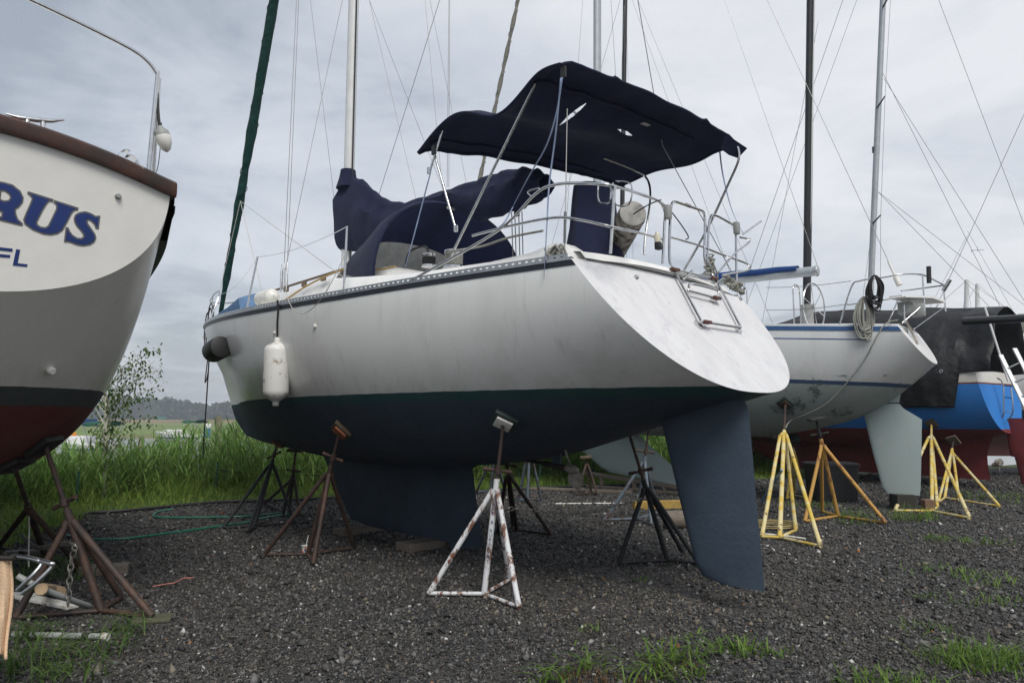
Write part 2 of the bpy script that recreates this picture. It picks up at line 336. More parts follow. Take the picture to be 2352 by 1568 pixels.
# ------------------------------------------------------------------ boats: a local frame (x forward, y port, z up) and a lofted hull
class Boat:
    def __init__(s, name, label, ox, oy, hd, group=None):
        a = R(hd); s.f = np.array([-math.sin(a), math.cos(a), 0]); s.p = np.array([-math.cos(a), -math.sin(a), 0])
        s.o = np.array([ox, oy, 0.]); s.t = thing(name, label, 'sailboat', (ox, oy, 0), math.pi/2+a, group)
    def loc(s, w): d = np.asarray(w)-s.o; return np.array([d@s.f, d@s.p, d[2]])
    def w(s, l): return s.o+l[0]*s.f+l[1]*s.p+np.array([0, 0, l[2]])
    def at(s, px, py, y=0.):
        r = ray(px, py); c = np.array([0, 0, EYE]); t = (y-(c-s.o)@s.p)/(r@s.p); return s.loc(c+t*r)
    def atx(s, px, py, x=0.):
        r = ray(px, py); c = np.array([0, 0, EYE]); t = (x-(c-s.o)@s.f)/(r@s.f); return s.loc(c+t*r)
    def hull(s, us, b, zs, zk, xT, xS, mexp, nexp, nu=56, nv=22):
        """stations us in 0..1 (stern..stem) of half beam, sheer and canoe bottom; xT, xS: transom and stem profile x(z)"""
        s.fb, s.fzs, s.fzk = spline(us, b), spline(us, zs), spline(us, zk); s.fm, s.fn = spline(us, mexp), spline(us, nexp); s.xT, s.xS = xT, xS
        U = .5*(1-np.cos(np.linspace(0, math.pi, nu))); V = np.linspace(-1, 1, 2*nv+1)
        s.A = np.array([[s.pt(u, v) for v in V] for u in U]); s.U = U
        Wd = s.o+s.A[..., 0:1]*s.f+s.A[..., 1:2]*s.p+np.array([0, 0, 1])*s.A[..., 2:3]
        vv = [Vector(q) for q in Wd.reshape(-1, 3)]; k = 2*nv+1
        s.bvh = BVHTree.FromPolygons(vv, [(i*k+j, i*k+j+1, (i+1)*k+j+1, (i+1)*k+j) for i in range(nu-1) for j in range(2*nv)])
        return MB().grid(s.A)
    def pt(s, u, v, off=0.):
        th = abs(v)*math.pi/2; b = max(float(s.fb(u)), 0.0); zs, zk = float(s.fzs(u)), float(s.fzk(u))
        y = b*math.sin(th)**(2/float(s.fm(u))); z = zs-(zs-zk)*max(math.cos(th), 0)**(2/float(s.fn(u)))
        xt, xs = s.xT(z), s.xS(z); return np.array([xt+u*(xs-xt), math.copysign(y+off, v) if v else 0, z])
    def u_at(s, x):    # station of a sheer x
        lo, hi = 0., 1.
        for _ in range(40):
            m = .5*(lo+hi)
            if s.pt(m, 1)[0] < x: lo = m
            else: hi = m
        return lo
    def rail(s, x, side=1, dz=0., dy=0.):
        q = s.pt(s.u_at(x), side); return q+np.array([0, -side*dy, dz])
    def transom(s, crown=.06):
        rows = []; V = np.linspace(0, 1, 24)
        for v in V:
            a = s.pt(0, v); rows.append([np.array([a[0], a[1]*t, a[2]]) for t in np.linspace(1, -1, 15)])
        a = s.pt(0, 1); top = []
        for t in np.linspace(1, -1, 15):
            z = a[2]+crown*(1-t*t)+.001; top.append(np.array([s.xT(z), a[1]*t, z]))
        rows.append(top); return MB().grid(rows)
    def deck(s, crown=.09, inset=.015, dz=-.01):
        rows = []
        for u in s.U:
            a = s.pt(u, 1); b = max(a[1]-inset, 0); rows.append([np.array([a[0], b*t, a[2]+dz+crown*(1-t*t)*min(1, b)]) for t in np.linspace(1, -1, 13)])
        return MB().grid(rows)
    def strip(s, v0, v1, off, sides=(1, -1), u0=0., u1=.995):
        mb = MB()
        for sd in sides:
            rows = []
            for u in np.linspace(u0, u1, 70):
                a, b = s.pt(u, sd*v0), s.pt(u, sd*v1)
                a[1] += sd*off; b[1] += sd*off; ai = a.copy(); bi = b.copy(); ai[1] -= sd*(off+.004); bi[1] -= sd*(off+.004)
                rows.append([ai, a, b, bi])
            mb.grid(rows)
        return mb
    def zstrip(s, d0, d1, off, sides=(1, -1), u0=0., u1=.995):
        """a band on the topsides between d0 and d1 below the sheer"""
        def vv(u, d):
            h = max(float(s.fzs(u))-float(s.fzk(u)), .05); return math.acos(min(1, d/h)**(float(s.fn(u))/2))/(math.pi/2)
        mb = MB()
        for sd in sides:
            rows = []
            for u in np.linspace(u0, u1, 80):
                a, b = s.pt(u, sd*vv(u, d1)), s.pt(u, sd*vv(u, d0)); a[1] += sd*off; b[1] += sd*off; ai = a.copy(); bi = b.copy(); ai[1] -= sd*(off+.006); bi[1] -= sd*(off+.006); rows.append([ai, a, b, bi])
            mb.grid(rows)
        return mb
    def sweep(s, prof, sides=(1, -1), u0=0., u1=1.0, n=80):
        """prof: [(outboard, up)] closed section swept along the sheer"""
        mb = MB()
        for sd in sides:
            rows = []
            for u in np.linspace(u0, u1, n):
                a = s.pt(u, sd); rows.append([a+np.array([0, sd*o, h]) for o, h in prof])
            mb.grid(rows, closed_v=True)
        return mb
    def hit(s, px, py):
        r = Vector(ray(px, py)).normalized(); h = s.bvh.ray_cast(Vector((0, 0, EYE)), r); return h
def foil(rows, n=14):
    """rows: (z, x_lead, x_trail, half thickness)"""
    A = []
    for z, xl, xt, th in rows:
        r = []
        for k in range(2*n):
            t = k/n if k <= n else (2*n-k)/n; sd = 1 if k <= n else -1
            tt = t**1.3; y = th*2.6*(math.sqrt(max(tt, 0))*.45*(1-tt)**.8+.02) if 0 < t < 1 else (.0 if t == 0 else .004)
            r.append(np.array([xl+(xt-xl)*tt, sd*y, z]))
        A.append(r)
    mb = MB().grid(A, closed_v=True); o = len(mb.v); k = 2*n
    mb.f += [tuple(range(k-1, -1, -1)), tuple(o-k+j for j in range(k))]; return mb
def lin(z0, x0, z1, x1): return lambda z: x0+(z-z0)*(x1-x0)/(z1-z0)
def tab(zs, xs):
    f = spline(zs, xs); return lambda z: float(f(z))
def text_mesh(txt, size, name, mat, parent, origin, ax, ay, depth=.001, spacing=1.0, lean=0.):
    cu = bpy.data.curves.new(name, 'FONT'); cu.body = txt; cu.size = size; cu.extrude = depth; cu.space_character = spacing; cu.shear = lean
    tmp = bpy.data.objects.new('tmp', cu); scene.collection.objects.link(tmp); bpy.context.view_layer.update()
    me = bpy.data.meshes.new_from_object(tmp); bpy.data.objects.remove(tmp); bpy.data.curves.remove(cu)
    ax, ay = nrm(ax), nrm(ay); az = np.cross(ax, ay)
    for v in me.vertices:
        q = np.asarray(origin)+ax*v.co.x+ay*v.co.y+az*v.co.z; v.co = tuple(q)
    me.materials.clear(); me.materials.append(mat); me.name = name
    o = bpy.data.objects.new(name, me); scene.collection.objects.link(o)
    if parent is not None: o.parent = parent['_e'] if isinstance(parent, dict) else parent
    return o
# ------------------------------------------------------------------ ground
EDGE = [np.array([-60., -22.]), np.array([-9.5, 3.0])]+[G(*q)[:2] for q in ((0, 1262), (110, 1218), (165, 1194), (205, 1180), (300, 1173), (520, 1153), (740, 1146), (1090, 1129), (1200, 1123), (1480, 1113))]+[np.array([14., 21.5]), np.array([120., 62.])]
EDGE = np.array(EDGE)
def edge_dist(X, Y):
    """signed distance to the lot's edge, positive beyond it (towards the marsh)"""
    best = np.full(X.shape, 1e9); sg = np.ones(X.shape)
    for a, b in zip(EDGE[:-1], EDGE[1:]):
        d = b-a; L2 = d@d; t = np.clip(((X-a[0])*d[0]+(Y-a[1])*d[1])/L2, 0, 1)
        ex, ey = X-(a[0]+t*d[0]), Y-(a[1]+t*d[1]); q = np.hypot(ex, ey); s = np.where(d[0]*ey-d[1]*ex > 0, 1., -1.)
        m = q < best; best = np.where(m, q, best); sg = np.where(m, s, sg)
    return best*sg
def bank_z(d): t = np.clip((d-1.0)/9.0, 0, 1); return -.05-1.75*t*t*(3-2*t)
def gravel_mat():
    m, n, l, b = newmat('gravel')
    t = n.new('ShaderNodeTexCoord'); v = n.new('ShaderNodeTexVoronoi'); v.inputs['Scale'].default_value = 42; l.new(t.outputs['Object'], v.inputs[0])
    v2 = n.new('ShaderNodeTexVoronoi'); v2.inputs['Scale'].default_value = 75; l.new(t.outputs['Object'], v2.inputs[0])
    s = n.new('ShaderNodeSeparateXYZ'); l.new(v.outputs['Color'], s.inputs[0])
    c = ramp(n, l, s.outputs[0], [(0, (.020, .020, .021)), (.5, (.045, .045, .046)), (.8, (.075, .074, .073)), (.94, (.12, .10, .08)), (1, (.22, .20, .18))])
    g = nz(n, l, .55, 7, .65); c = mixc(n, l, ramp(n, l, g, [(.45, (0, 0, 0)), (.62, (.8, .8, .8))]), c, mixc(n, l, .6, c, (.085, .070, .050)))
    l.new(c, b.inputs['Base Color']); b.inputs['Roughness'].default_value = .8
    ad = n.new('ShaderNodeMath'); l.new(v.outputs['Distance'], ad.inputs[0]); l.new(v2.outputs['Distance'], ad.inputs[1]); bump(n, l, b, ad.outputs[0], 1.0, .02)
    return m
m_gravel = gravel_mat()
poly = [tuple(p) for p in EDGE]+[(160, -40), (-60, -40)]
bm = bmesh.new(); vs_ = [bm.verts.new((p[0], p[1], 0)) for p in poly]; bm.faces.new(vs_); bmesh.ops.triangulate(bm, faces=bm.faces[:])
me = bpy.data.meshes.new('ground'); bm.to_mesh(me); bm.free(); me.materials.append(m_gravel)
ground = bpy.data.objects.new('ground', me); scene.collection.objects.link(ground); tag(ground, 'dark crushed stone lot the boats stand on', 'ground', kind='structure')
# grassy bank that drops to the creek
m_soil = M('bank_soil', (.045, .060, .022), .95, var=.4, vs=2.5, bmp=.6, bs=12)
xs = np.linspace(-70, 120, 150); ys = np.linspace(-24, 110, 120); X, Y = np.meshgrid(xs, ys, indexing='ij'); D = edge_dist(X, Y)
Z = bank_z(D)+.05*np.sin(X*1.3)*np.sin(Y*1.7)*np.clip(D, 0, 1)
bank = MB().grid(np.stack([X, Y, Z], -1)).build('bank', m_soil); tag(bank, 'grassy bank falling to the creek behind the lot', 'bank', kind='structure')
# creek and marsh
def water_mat():
    m, n, l, b = newmat('creek_water'); b.inputs['Base Color'].default_value = (.16, .17, .16, 1); b.inputs['Roughness'].default_value = .12
    bump(n, l, b, nz(n, l, 2.5, 3, .5, stretch=(1, 2.5, 1)), .12, .04); return m
wv = MB().grid([[(-700, 14, -1.15), (-700, 120, -1.15)], [(700, 14, -1.15), (700, 120, -1.15)]]).build('water', water_mat()); tag(wv, 'pale tidal creek beyond the reeds', 'water', kind='structure')
m_marsh = M('marsh_grass', (.115, .175, .040), .95, var=.35, vs=.02, stretch=(1, 6, 1), dirt=(.16, .135, .065), dscale=.012, dlo=.5, dhi=.62)
xs = np.linspace(-900, 900, 60); rows = []
for x in xs: rows.append([(x, 105+14*math.sin(x*.021)+6*math.sin(x*.07), -1.2), (x, 112+14*math.sin(x*.021)+6*math.sin(x*.07), -.7), (x, 300, -.6), (x, 790, -.6)])
mo = MB().grid(rows).build('marsh', m_marsh); tag(mo, 'flat green salt marsh beyond the creek', 'marsh', kind='structure')
m_reedtan = M('tan_reeds', (.19, .145, .075), .95, var=.3, vs=.05)
tr = [[(x, 330+20*math.sin(x*.01), -.6), (x, 332+20*math.sin(x*.01), .5+.5*math.sin(x*.05)), (x, 520, .3)] for x in np.linspace(-900, 900, 120)]
t_ = MB().grid(tr).build('tan_reed_belt', m_reedtan); tag(t_, 'tan belt of dry reeds across the marsh', 'reeds', kind='stuff')

# ------------------------------------------------------------------ foliage helpers (every blade is a strip with its own lean)
def blades(base, h, w, lean, az, seg=4, droop=.6, twist=None):
    """base (n,3); returns V (n*(2*seg+1),3), F tri/quads as triangles"""
    n = len(base); V = np.zeros((n, 2*seg+1, 3)); ca, sa = np.cos(az), np.sin(az)
    fa = az+np.pi/2 if twist is None else twist; cw, sw = np.cos(fa), np.sin(fa)
    for k in range(seg+1):
        t = k/seg; out = lean*(t+droop*t*t*t); up = h*(t-.45*np.abs(lean/np.maximum(np.abs(h), .01))*t*t*t)
        c = base+np.stack([ca*out, sa*out, up], -1); ww = w*(1-t)**.75*(.55+.9*min(t*3, 1)*.5)
        if k < seg:
            V[:, 2*k] = c-np.stack([cw*ww, sw*ww, 0*ww], -1); V[:, 2*k+1] = c+np.stack([cw*ww, sw*ww, 0*ww], -1)
        else: V[:, 2*seg] = c
    F = []
    for k in range(seg-1): F += [(2*k, 2*k+1, 2*k+3), (2*k, 2*k+3, 2*k+2)]
    F.append((2*seg-2, 2*seg-1, 2*seg)); F = np.array(F)
    FF = (F[None]+(np.arange(n)*(2*seg+1))[:, None, None]).reshape(-1, 3)
    return V.reshape(-1, 3), FF, len(F)
m_leaf = attrmat('leaf', .5, .45); m_stone = attrmat('stones', .75)
def leafcol(n, a, b, var=.25):
    t = rng.random((n, 1)); c = np.array(a)*(1-t)+np.array(b)*t; return c*(1-var+2*var*rng.random((n, 1)))
# reeds: stem and long leaves
def pts_beyond(n, d0, d1, xr, yr):
    out = []
    while sum(map(len, out)) < n:
        x = rng.uniform(*xr, 20000); y = rng.uniform(*yr, 20000); d = edge_dist(x, y); m = (d > d0) & (d < d1); out.append(np.stack([x[m], y[m], d[m]], -1))
    return np.concatenate(out)[:n]
p = pts_beyond(11000, 1.7, 7.5, (-19, 9), (6, 30)); nr = len(p)
cl = np.sin(p[:, 0]*1.9+1)*np.sin(p[:, 1]*2.3)*.16
hh = (1-.30*np.clip((-6.2-p[:, 0])/1.6, 0, 1))*(1.25+.75*np.clip((p[:, 2]-1.5)/2.0, 0, 1)+cl)*rng.uniform(.78, 1.12, nr)
base = np.stack([p[:, 0], p[:, 1], bank_z(p[:, 2])], -1); VV, FF, CC = [], [], []; off = 0
def push(V, F, col, k):
    global off
    VV.append(V); FF.append(F+off); CC.append(np.repeat(col, k, 0)); off += len(V)
RA, RB = (.11, .225, .050), (.24, .37, .095)
slean = rng.normal(0, .14, nr); saz = rng.uniform(0, 6.28, nr)
V, F, k = blades(base, hh, np.full(nr, .006), slean*hh, saz, 3); push(V, F, leafcol(nr, (.10, .14, .05), (.16, .18, .07)), k)
for j in range(8):
    t = .12+.1*j+rng.random(nr)*.08; q = base.copy(); q[:, 2] += hh*t; q[:, 0] += np.cos(saz)*slean*hh*t; q[:, 1] += np.sin(saz)*slean*hh*t
    ln = rng.uniform(.35, .62, nr)*(1.1-.35*t); az = rng.uniform(0, 6.28, nr)
    V, F, k = blades(q, ln*.75, rng.uniform(.013, .023, nr), ln*rng.uniform(.25, .75, nr), az, 4, .5); push(V, F, leafcol(nr, RA, RB, .38), k)
nd = 900; i = rng.integers(0, nr, nd); hd_ = hh[i]*rng.uniform(.95, 1.25, nd); V, F, k = blades(base[i]+rng.normal(0, .05, (nd, 3))*np.array([1, 1, 0]), hd_, np.full(nd, .006), hd_*rng.normal(0, .22, nd), rng.uniform(0, 6.28, nd), 4); push(V, F, leafcol(nd, (.22, .17, .08), (.34, .28, .14)), k)
reeds = rawmesh('reeds', np.concatenate(VV), np.concatenate(FF), m_leaf, np.concatenate(CC)); tag(reeds, 'tall green reeds growing along the edge of the lot', 'reeds', kind='stuff')
# weeds and grass verge in front of the reeds
VV, FF, CC = [], [], []; off = 0
p = pts_beyond(26000, -.12, 2.6, (-20, 9), (4, 24)); nr = len(p); base = np.stack([p[:, 0], p[:, 1], np.maximum(bank_z(p[:, 2]), -.05)], -1)
hh = rng.uniform(.08, .26, nr)*(1+.9*np.clip(p[:, 2]-.6, 0, 2))*np.where(np.sin(p[:, 0]*2.1)*np.sin(p[:, 1]*1.7+p[:, 0]) > .2, 1.5, .8)
V, F, k = blades(base, hh, rng.uniform(.004, .011, nr), hh*rng.uniform(.1, .8, nr), rng.uniform(0, 6.28, nr), 3)
push(V, F, leafcol(nr, (.11, .21, .032), (.24, .32, .065)), k)
n2 = 15000; p = pts_beyond(n2, .2, 2.8, (-20, 9), (4, 24)); base = np.stack([p[:, 0], p[:, 1], bank_z(p[:, 2])+rng.random(n2)**1.5*(.15+.35*np.clip(p[:, 2]-.5, 0, 1.2))], -1)
w = rng.uniform(.015, .034, n2)
V, F, k = blades(base, w*.9, w, w*2.0, rng.uniform(0, 6.28, n2), 2, .2); push(V, F, leafcol(n2, (.08, .155, .025), (.20, .24, .05)), k)
vg = rawmesh('verge_grass', np.concatenate(VV), np.concatenate(FF), m_leaf, np.concatenate(CC)); tag(vg, 'bright green grass and weeds at the foot of the reeds', 'grass', kind='stuff')

# ------------------------------------------------------------------ loose stones, dense near the camera
ns = 210000
yy = 3.4*np.exp(rng.random(ns)**.8*math.log(20/3.4)); xx = (rng.random(ns)-.5)*2*.80*yy
pat = np.clip(1.15-np.hypot((xx-.75)/1.7, (yy-6.6)/1.3), 0, 1)*.75; keep = (edge_dist(xx, yy) < .05) & (rng.random(len(xx)) > pat*(.5+.5*np.sin(xx*5+yy*3))); xx, yy = xx[keep], yy[keep]; ns = len(xx)
sz = rng.gamma(3.2, .0029, ns)*(.72+.065*yy); sz = np.clip(sz, .004, .045)
OCT = np.array([(1, 0, 0), (0, 1, 0), (-1, 0, 0), (0, -1, 0), (0, 0, 1), (0, 0, -.6)], float)
V = OCT[None]*(1+.35*rng.standard_normal((ns, 6, 1)))*np.array([1.0, .75, .62])[None, None]*sz[:, None, None]
V += rng.normal(0, .18, (ns, 6, 3))*sz[:, None, None]
def rotm(n):
    q = rng.standard_normal((n, 4)); q[:, 1:3] *= .45; q /= np.linalg.norm(q, axis=1)[:, None]; w, x, y, z = q.T
    return np.stack([1-2*(y*y+z*z), 2*(x*y-z*w), 2*(x*z+y*w), 2*(x*y+z*w), 1-2*(x*x+z*z), 2*(y*z-x*w), 2*(x*z-y*w), 2*(y*z+x*w), 1-2*(x*x+y*y)], -1).reshape(-1, 3, 3)
V = np.einsum('nij,nkj->nki', rotm(ns), V); V[:, :, 0] += xx[:, None]; V[:, :, 1] += yy[:, None]; V[:, :, 2] += (sz*.28)[:, None]
OF = np.array([(0, 1, 4), (1, 2, 4), (2, 3, 4), (3, 0, 4), (1, 0, 5), (2, 1, 5), (3, 2, 5), (0, 3, 5)])
F = (OF[None]+(np.arange(ns)*6)[:, None, None]).reshape(-1, 3)
u = rng.random((ns, 1)); g = .024+.115*rng.random((ns, 1))**1.8
col = g*np.array([1.02, 1., .97])
tan = np.clip(1.0-np.hypot((xx-.85)/1.6, (yy-6.2)/1.3), 0, 1)[:, None]
col = np.where(u > .94-.42*tan, rng.uniform(.08, .17, (ns, 1))*np.array([1.12, .96, .74]), col)
col = np.where(u > .985, rng.uniform(.22, .5, (ns, 1))*np.array([1., .98, .94]), col)
col = np.where((u < .002), np.array([.26, .12, .05])*rng.uniform(.6, 1.3, (ns, 1)), col)
st = rawmesh('gravel_stones', V.reshape(-1, 3), F, m_stone, np.repeat(col, 8, 0)); tag(st, 'loose dark crushed stones covering the lot', 'gravel', kind='stuff')

# ------------------------------------------------------------------ far wood across the marsh
VV, FF, CC = [], [], []; off = 0; nt_ = 900
ax_ = rng.uniform(-900, 900, nt_); ay_ = 640+rng.random(nt_)*60; hgt = 15+4*np.sin(ax_*.012)+2.5*rng.random(nt_)+2*np.sin(ax_*.05)
k = 70; n = nt_*k
th = rng.uniform(0, 6.28, (nt_, k)); ph = np.arccos(rng.uniform(-1, 1, (nt_, k))); rr = rng.uniform(.75, 1.05, (nt_, k))
cx_ = ax_[:, None]+5.5*rr*np.cos(th)*np.sin(ph); cy_ = ay_[:, None]+5.5*rr*np.sin(th)*np.sin(ph); cz_ = hgt[:, None]*.55+hgt[:, None]*.45*rr*np.cos(ph)-.5
base = np.stack([cx_.ravel(), cy_.ravel(), cz_.ravel()], -1); s_ = rng.uniform(1.2, 2.4, n)
d1 = rng.standard_normal((n, 3)); d1 /= np.linalg.norm(d1, axis=1)[:, None]; d2 = np.cross(d1, rng.standard_normal((n, 3))); d2 /= np.linalg.norm(d2, axis=1)[:, None]
V = np.stack([base-d1*s_[:, None], base+d2*s_[:, None], base+d1*s_[:, None], base-d2*s_[:, None]], 1).reshape(-1, 3)
F = np.arange(4*n).reshape(-1, 4)
m_far = attrmat('far_leaf', .9)
fw = rawmesh('far_wood', V, F, m_far, leafcol(n, (.030, .050, .030), (.050, .075, .040), .15)); tag(fw, 'dark wooded ridge on the far side of the marsh', 'wood', kind='stuff')
# low understorey so that the wood stands on the ground
us = MB().grid([[(x, 655, -.8), (x, 655+3*math.sin(x*.3), 9+2*math.sin(x*.11)), (x, 690, 12+2*math.sin(x*.07))] for x in np.linspace(-950, 950, 380)]).build('wood_understorey', M('understorey', (.028, .040, .026), .95, var=.4, vs=.1)); tag(us, 'shaded mass of trunks and brush under the far wood', 'wood', kind='stuff')

# ------------------------------------------------------------------ young tree by the creek
def tree():
    b0 = P(243, 1062, 13.6); b0[2] = float(bank_z(edge_dist(np.array([b0[0]]), np.array([b0[1]])))[0])
    t = thing('young_tree', 'slender young tree with pale trunk and drooping leafy twigs', 'tree', b0)
    tr = MB(); top = P(215, 690, 13.6); path = catmull([b0, P(243, 1000, 13.6), P(244, 930, 13.7), P(232, 830, 13.7), top], 6)
    tr.tube(path, np.linspace(.055, .014, len(path)), 8); lv = []; lr = random.Random(3)
    targets = [(330, 905), (372, 885), (355, 830), (340, 800), (300, 840), (368, 800), (300, 950), (352, 955), (265, 985), (230, 975), (280, 900), (255, 860), (200, 850), (180, 900), (160, 820), (210, 760), (260, 770), (120, 850), (330, 862), (372, 845)]
    for i, (px, py) in enumerate(targets):
        k = min(len(path)-2, max(4, int((1045-py)/380*len(path)-2))); a = path[k]; e = P(px, py, 13.6+lr.uniform(-1.0, 1.0)); md = (a+e)/2+np.array([0, 0, .14])
        br = catmull([a, md, e], 8); tr.tube(br, np.linspace(.014, .004, len(br)), 5)
        for q in range(70):
            s = .2+.8*lr.random(); c = br[min(int(s*(len(br)-1)), len(br)-1)]+np.array([lr.gauss(0, .10), lr.gauss(0, .10), lr.gauss(-.03, .08)]); lv.append(c)
    tr.build('trunk', M('pale_bark', (.42, .41, .34), .85, var=.35, vs=12, stretch=(1, 1, .3)), t, world=True)
    lv = np.array(lv)-b0; n = len(lv); ln = rng.uniform(.05, .10, n)
    V, F, k = blades(lv, -ln*.85, ln*.30, ln*.45, rng.uniform(0, 6.28, n), 3, .2)
    o = rawmesh('crown', V, F, m_leaf, np.repeat(leafcol(n, (.045, .09, .022), (.12, .18, .045)), k, 0)); o.parent = t['_e']
tree()
# ------------------------------------------------------------------ the white sailboat with navy canvas
def main_boat():
    B = Boat('sailboat', 'white sailboat with navy bottom paint, sloped transom and navy canvas bimini', 1.382, 6.163, 44)
    T = B.t
    xS = tab([.8, 1.15, 1.31, 1.54, 1.76, 2.23, 2.84, 3.13, 3.4], [7.6, 8.45, 8.78, 9.10, 9.27, 9.64, 10.10, 10.27, 10.4]); xT = lin(2.70, 0., 1.70, -.80)
    us = [0, .08, .18, .28, .4, .52, .63, .73, .82, .9, .96, 1]
    mb = B.hull(us, [1.30, 1.42, 1.56, 1.66, 1.72, 1.70, 1.52, 1.22, .86, .48, .20, .012], [2.70, 2.71, 2.72, 2.73, 2.755, 2.79, 2.84, 2.90, 2.96, 3.03, 3.09, 3.13],
        [1.70, 1.53, 1.32, 1.12, .99, .93, .92, .94, .99, 1.06, 1.12, 1.2], xT, xS,
        [2.5, 2.5, 2.55, 2.6, 2.6, 2.5, 2.3, 2.0, 1.75, 1.5, 1.4, 1.4], [2.3, 2.2, 2.2, 2.2, 2.2, 2.1, 2.0, 1.9, 1.8, 1.7, 1.6, 1.6])
    hm = hullmat('white_navy_hull', [(1.655, (.028, .050, .080)), (1.735, (.012, .062, .068)), (9, (.70, .71, .69))], .22, stain_amt=.42, streak=.17, worn=((.16, .24, .30), 2.2, 1.75, .66), bowpatch=7.6)
    hull = mb.build('hull', hm, T)
    B.zstrip(.012, .055, .005).build('sheer_stripe', M('navy_stripe', (.007, .009, .016), .4), T)
    # transom and its faded mark
    tro = B.transom(.07).build('transom', m_transom, T)
    B.deck(.10).build('deck', m_gel, T)
    # slotted aluminium toe rail: base flange and an upstand pierced by slots
    B.sweep([(.012, -.012), (.012, .012), (-.028, .012), (-.028, -.012)]).build('toe_rail', m_alum, T)
    uu = np.linspace(.004, .985, 150)
    for sd in (1, -1):
        up = MB()
        for a, b in zip(uu[:-1], uu[1:]):
            pa, pb = B.pt(a, sd), B.pt(b, sd); d = pb-pa; ins = np.array([0, -sd*.008, 0])
            def col(t0, t1, z0, z1):
                A0, A1 = pa+d*t0+ins, pa+d*t1+ins; q = []
                for dy in (0, -sd*.005):
                    for (b_, z) in ((A0, z0), (A1, z0), (A1, z1), (A0, z1)): q.append(b_+np.array([0, dy, z]))
                up.add(q, [(0, 1, 2, 3), (7, 6, 5, 4), (0, 4, 5, 1), (1, 5, 6, 2), (2, 6, 7, 3), (3, 7, 4, 0)])
            col(0, .55, .012, .046); col(.55, 1, .030, .046)
        up.build('toe_rail_upstand', m_alum, T, smooth=False)
    # cabin trunk, coamings, aft deck
    cab = []
    for x, hw, zt in ((3.15, .98, 3.13), (3.3, .99, 3.20), (4.5, .98, 3.27), (6.0, .86, 3.28), (7.2, .66, 3.22), (8.0, .48, 3.12), (8.4, .36, 3.02)):
        zb = B.rail(x)[2]-.02; r = []
        for t in np.linspace(-1, 1, 17): r.append((x, hw*(abs(t)**.35*math.copysign(1, t))*(1-.10*(1-abs(t))), zb+(zt-zb)*(1-abs(t)**6)+.05*(1-t*t)))
        cab.append(r)
    c0 = [(cab[0][0][0], q[1], B.rail(3.15)[2]-.05) for q in cab[0]]; c1 = [(8.5, q[1]*.9, 2.9) for q in cab[-1]]
    co = MB().grid([c0]+cab+[c1]).build('cabin', m_gel, T)
    coam = MB()
    for sd in (1, -1):
        rows = []
        for x, z in ((.10, 2.72), (.13, 2.78), (.17, 2.84), (.24, 2.89), (.32, 2.905), (.42, 2.89), (.55, 2.86), (1.0, 2.84), (1.8, 2.86), (2.6, 2.92), (3.2, 2.98)):
            y = B.rail(x)[1]-.22; rows.append([(x, sd*(y+.10), B.rail(x)[2]-.01), (x, sd*(y+.04), z-.03), (x, sd*y, z), (x, sd*(y-.14), z), (x, sd*(y-.20), z-.05), (x, sd*(y-.24), 2.6)])
        coam.grid(rows)
    coam.grid([[(.03, y, 2.74+.03*(1-(y/1.1)**2)), (.08, y, 2.80+.05*(1-(y/1.1)**2)), (.28, y, 2.84+.05*(1-(y/1.1)**2)), (.36, y, 2.62)] for y in np.linspace(-1.1, 1.1, 11)])
    coam.build('cockpit_coaming', m_gel, T)
    # keel, rudder, shaft, strut, propeller
    m_bottom = M('navy_antifouling', (.032, .054, .083), .7, var=.2, vs=2.5, dirt=(.035, .045, .055), dscale=6, dlo=.52, dhi=.8, bmp=.25, bs=30)
    m_rud = M('slate_blue_antifouling', (.046, .068, .100), .6, var=.16, vs=1.8, bmp=.3, bs=25, dirt=(.062, .085, .115), dscale=5, dlo=.5, dhi=.8)
    foil([(1.15, 6.2, 2.15, .20), (1.02, 6.0, 2.45, .19), (.94, 5.92, 2.62, .18), (.55, 5.57, 2.54, .16), (.25, 5.28, 2.47, .14), (.16, 5.17, 2.45, .13), (.10, 4.85, 2.44, .10)]).build('keel', m_bottom, T)
    foil([(1.66, .10, -.66, .085), (1.60, .12, -.70, .085), (1.54, .13, -.715, .08), (.8, -.06, -.755, .065), (.32, -.19, -.785, .05), (.22, -.25, -.79, .045), (.185, -.42, -.79, .04)]).build('rudder', m_rud, T)
    sh = MB(); p0, p1 = np.array([2.45, 0, 1.13]), np.array([1.20, 0, 1.015]); sh.tube([p0, p0+(p1-p0)*.5, p0+(p1-p0)*.72, p0+(p1-p0)*.73, p0+(p1-p0)*.82, p0+(p1-p0)*.83, p1], [.018, .018, .018, .028, .028, .03, .03], 10)
    sh.build('propeller_shaft', m_rustdk, T)
    MB().add([(1.42, .02, 1.38), (1.28, .02, 1.38), (1.30, .012, 1.03), (1.40, .012, 1.03), (1.42, -.02, 1.38), (1.28, -.02, 1.38), (1.30, -.012, 1.03), (1.40, -.012, 1.03)], [(0, 1, 2, 3), (7, 6, 5, 4), (0, 4, 5, 1), (1, 5, 6, 2), (2, 6, 7, 3), (3, 7, 4, 0)]).build('shaft_strut', m_bottom, T)
    pr = MB().lathe(p1+np.array([.03, 0, 0]), p1-np.array([.13, 0, .012]), [(0, .03), (.2, .042), (.7, .04), (.95, .022), (1, .005)], 12).build('propeller', M('bronze_grey', (.24, .22, .19), .7, .1, var=.4, vs=20), T)
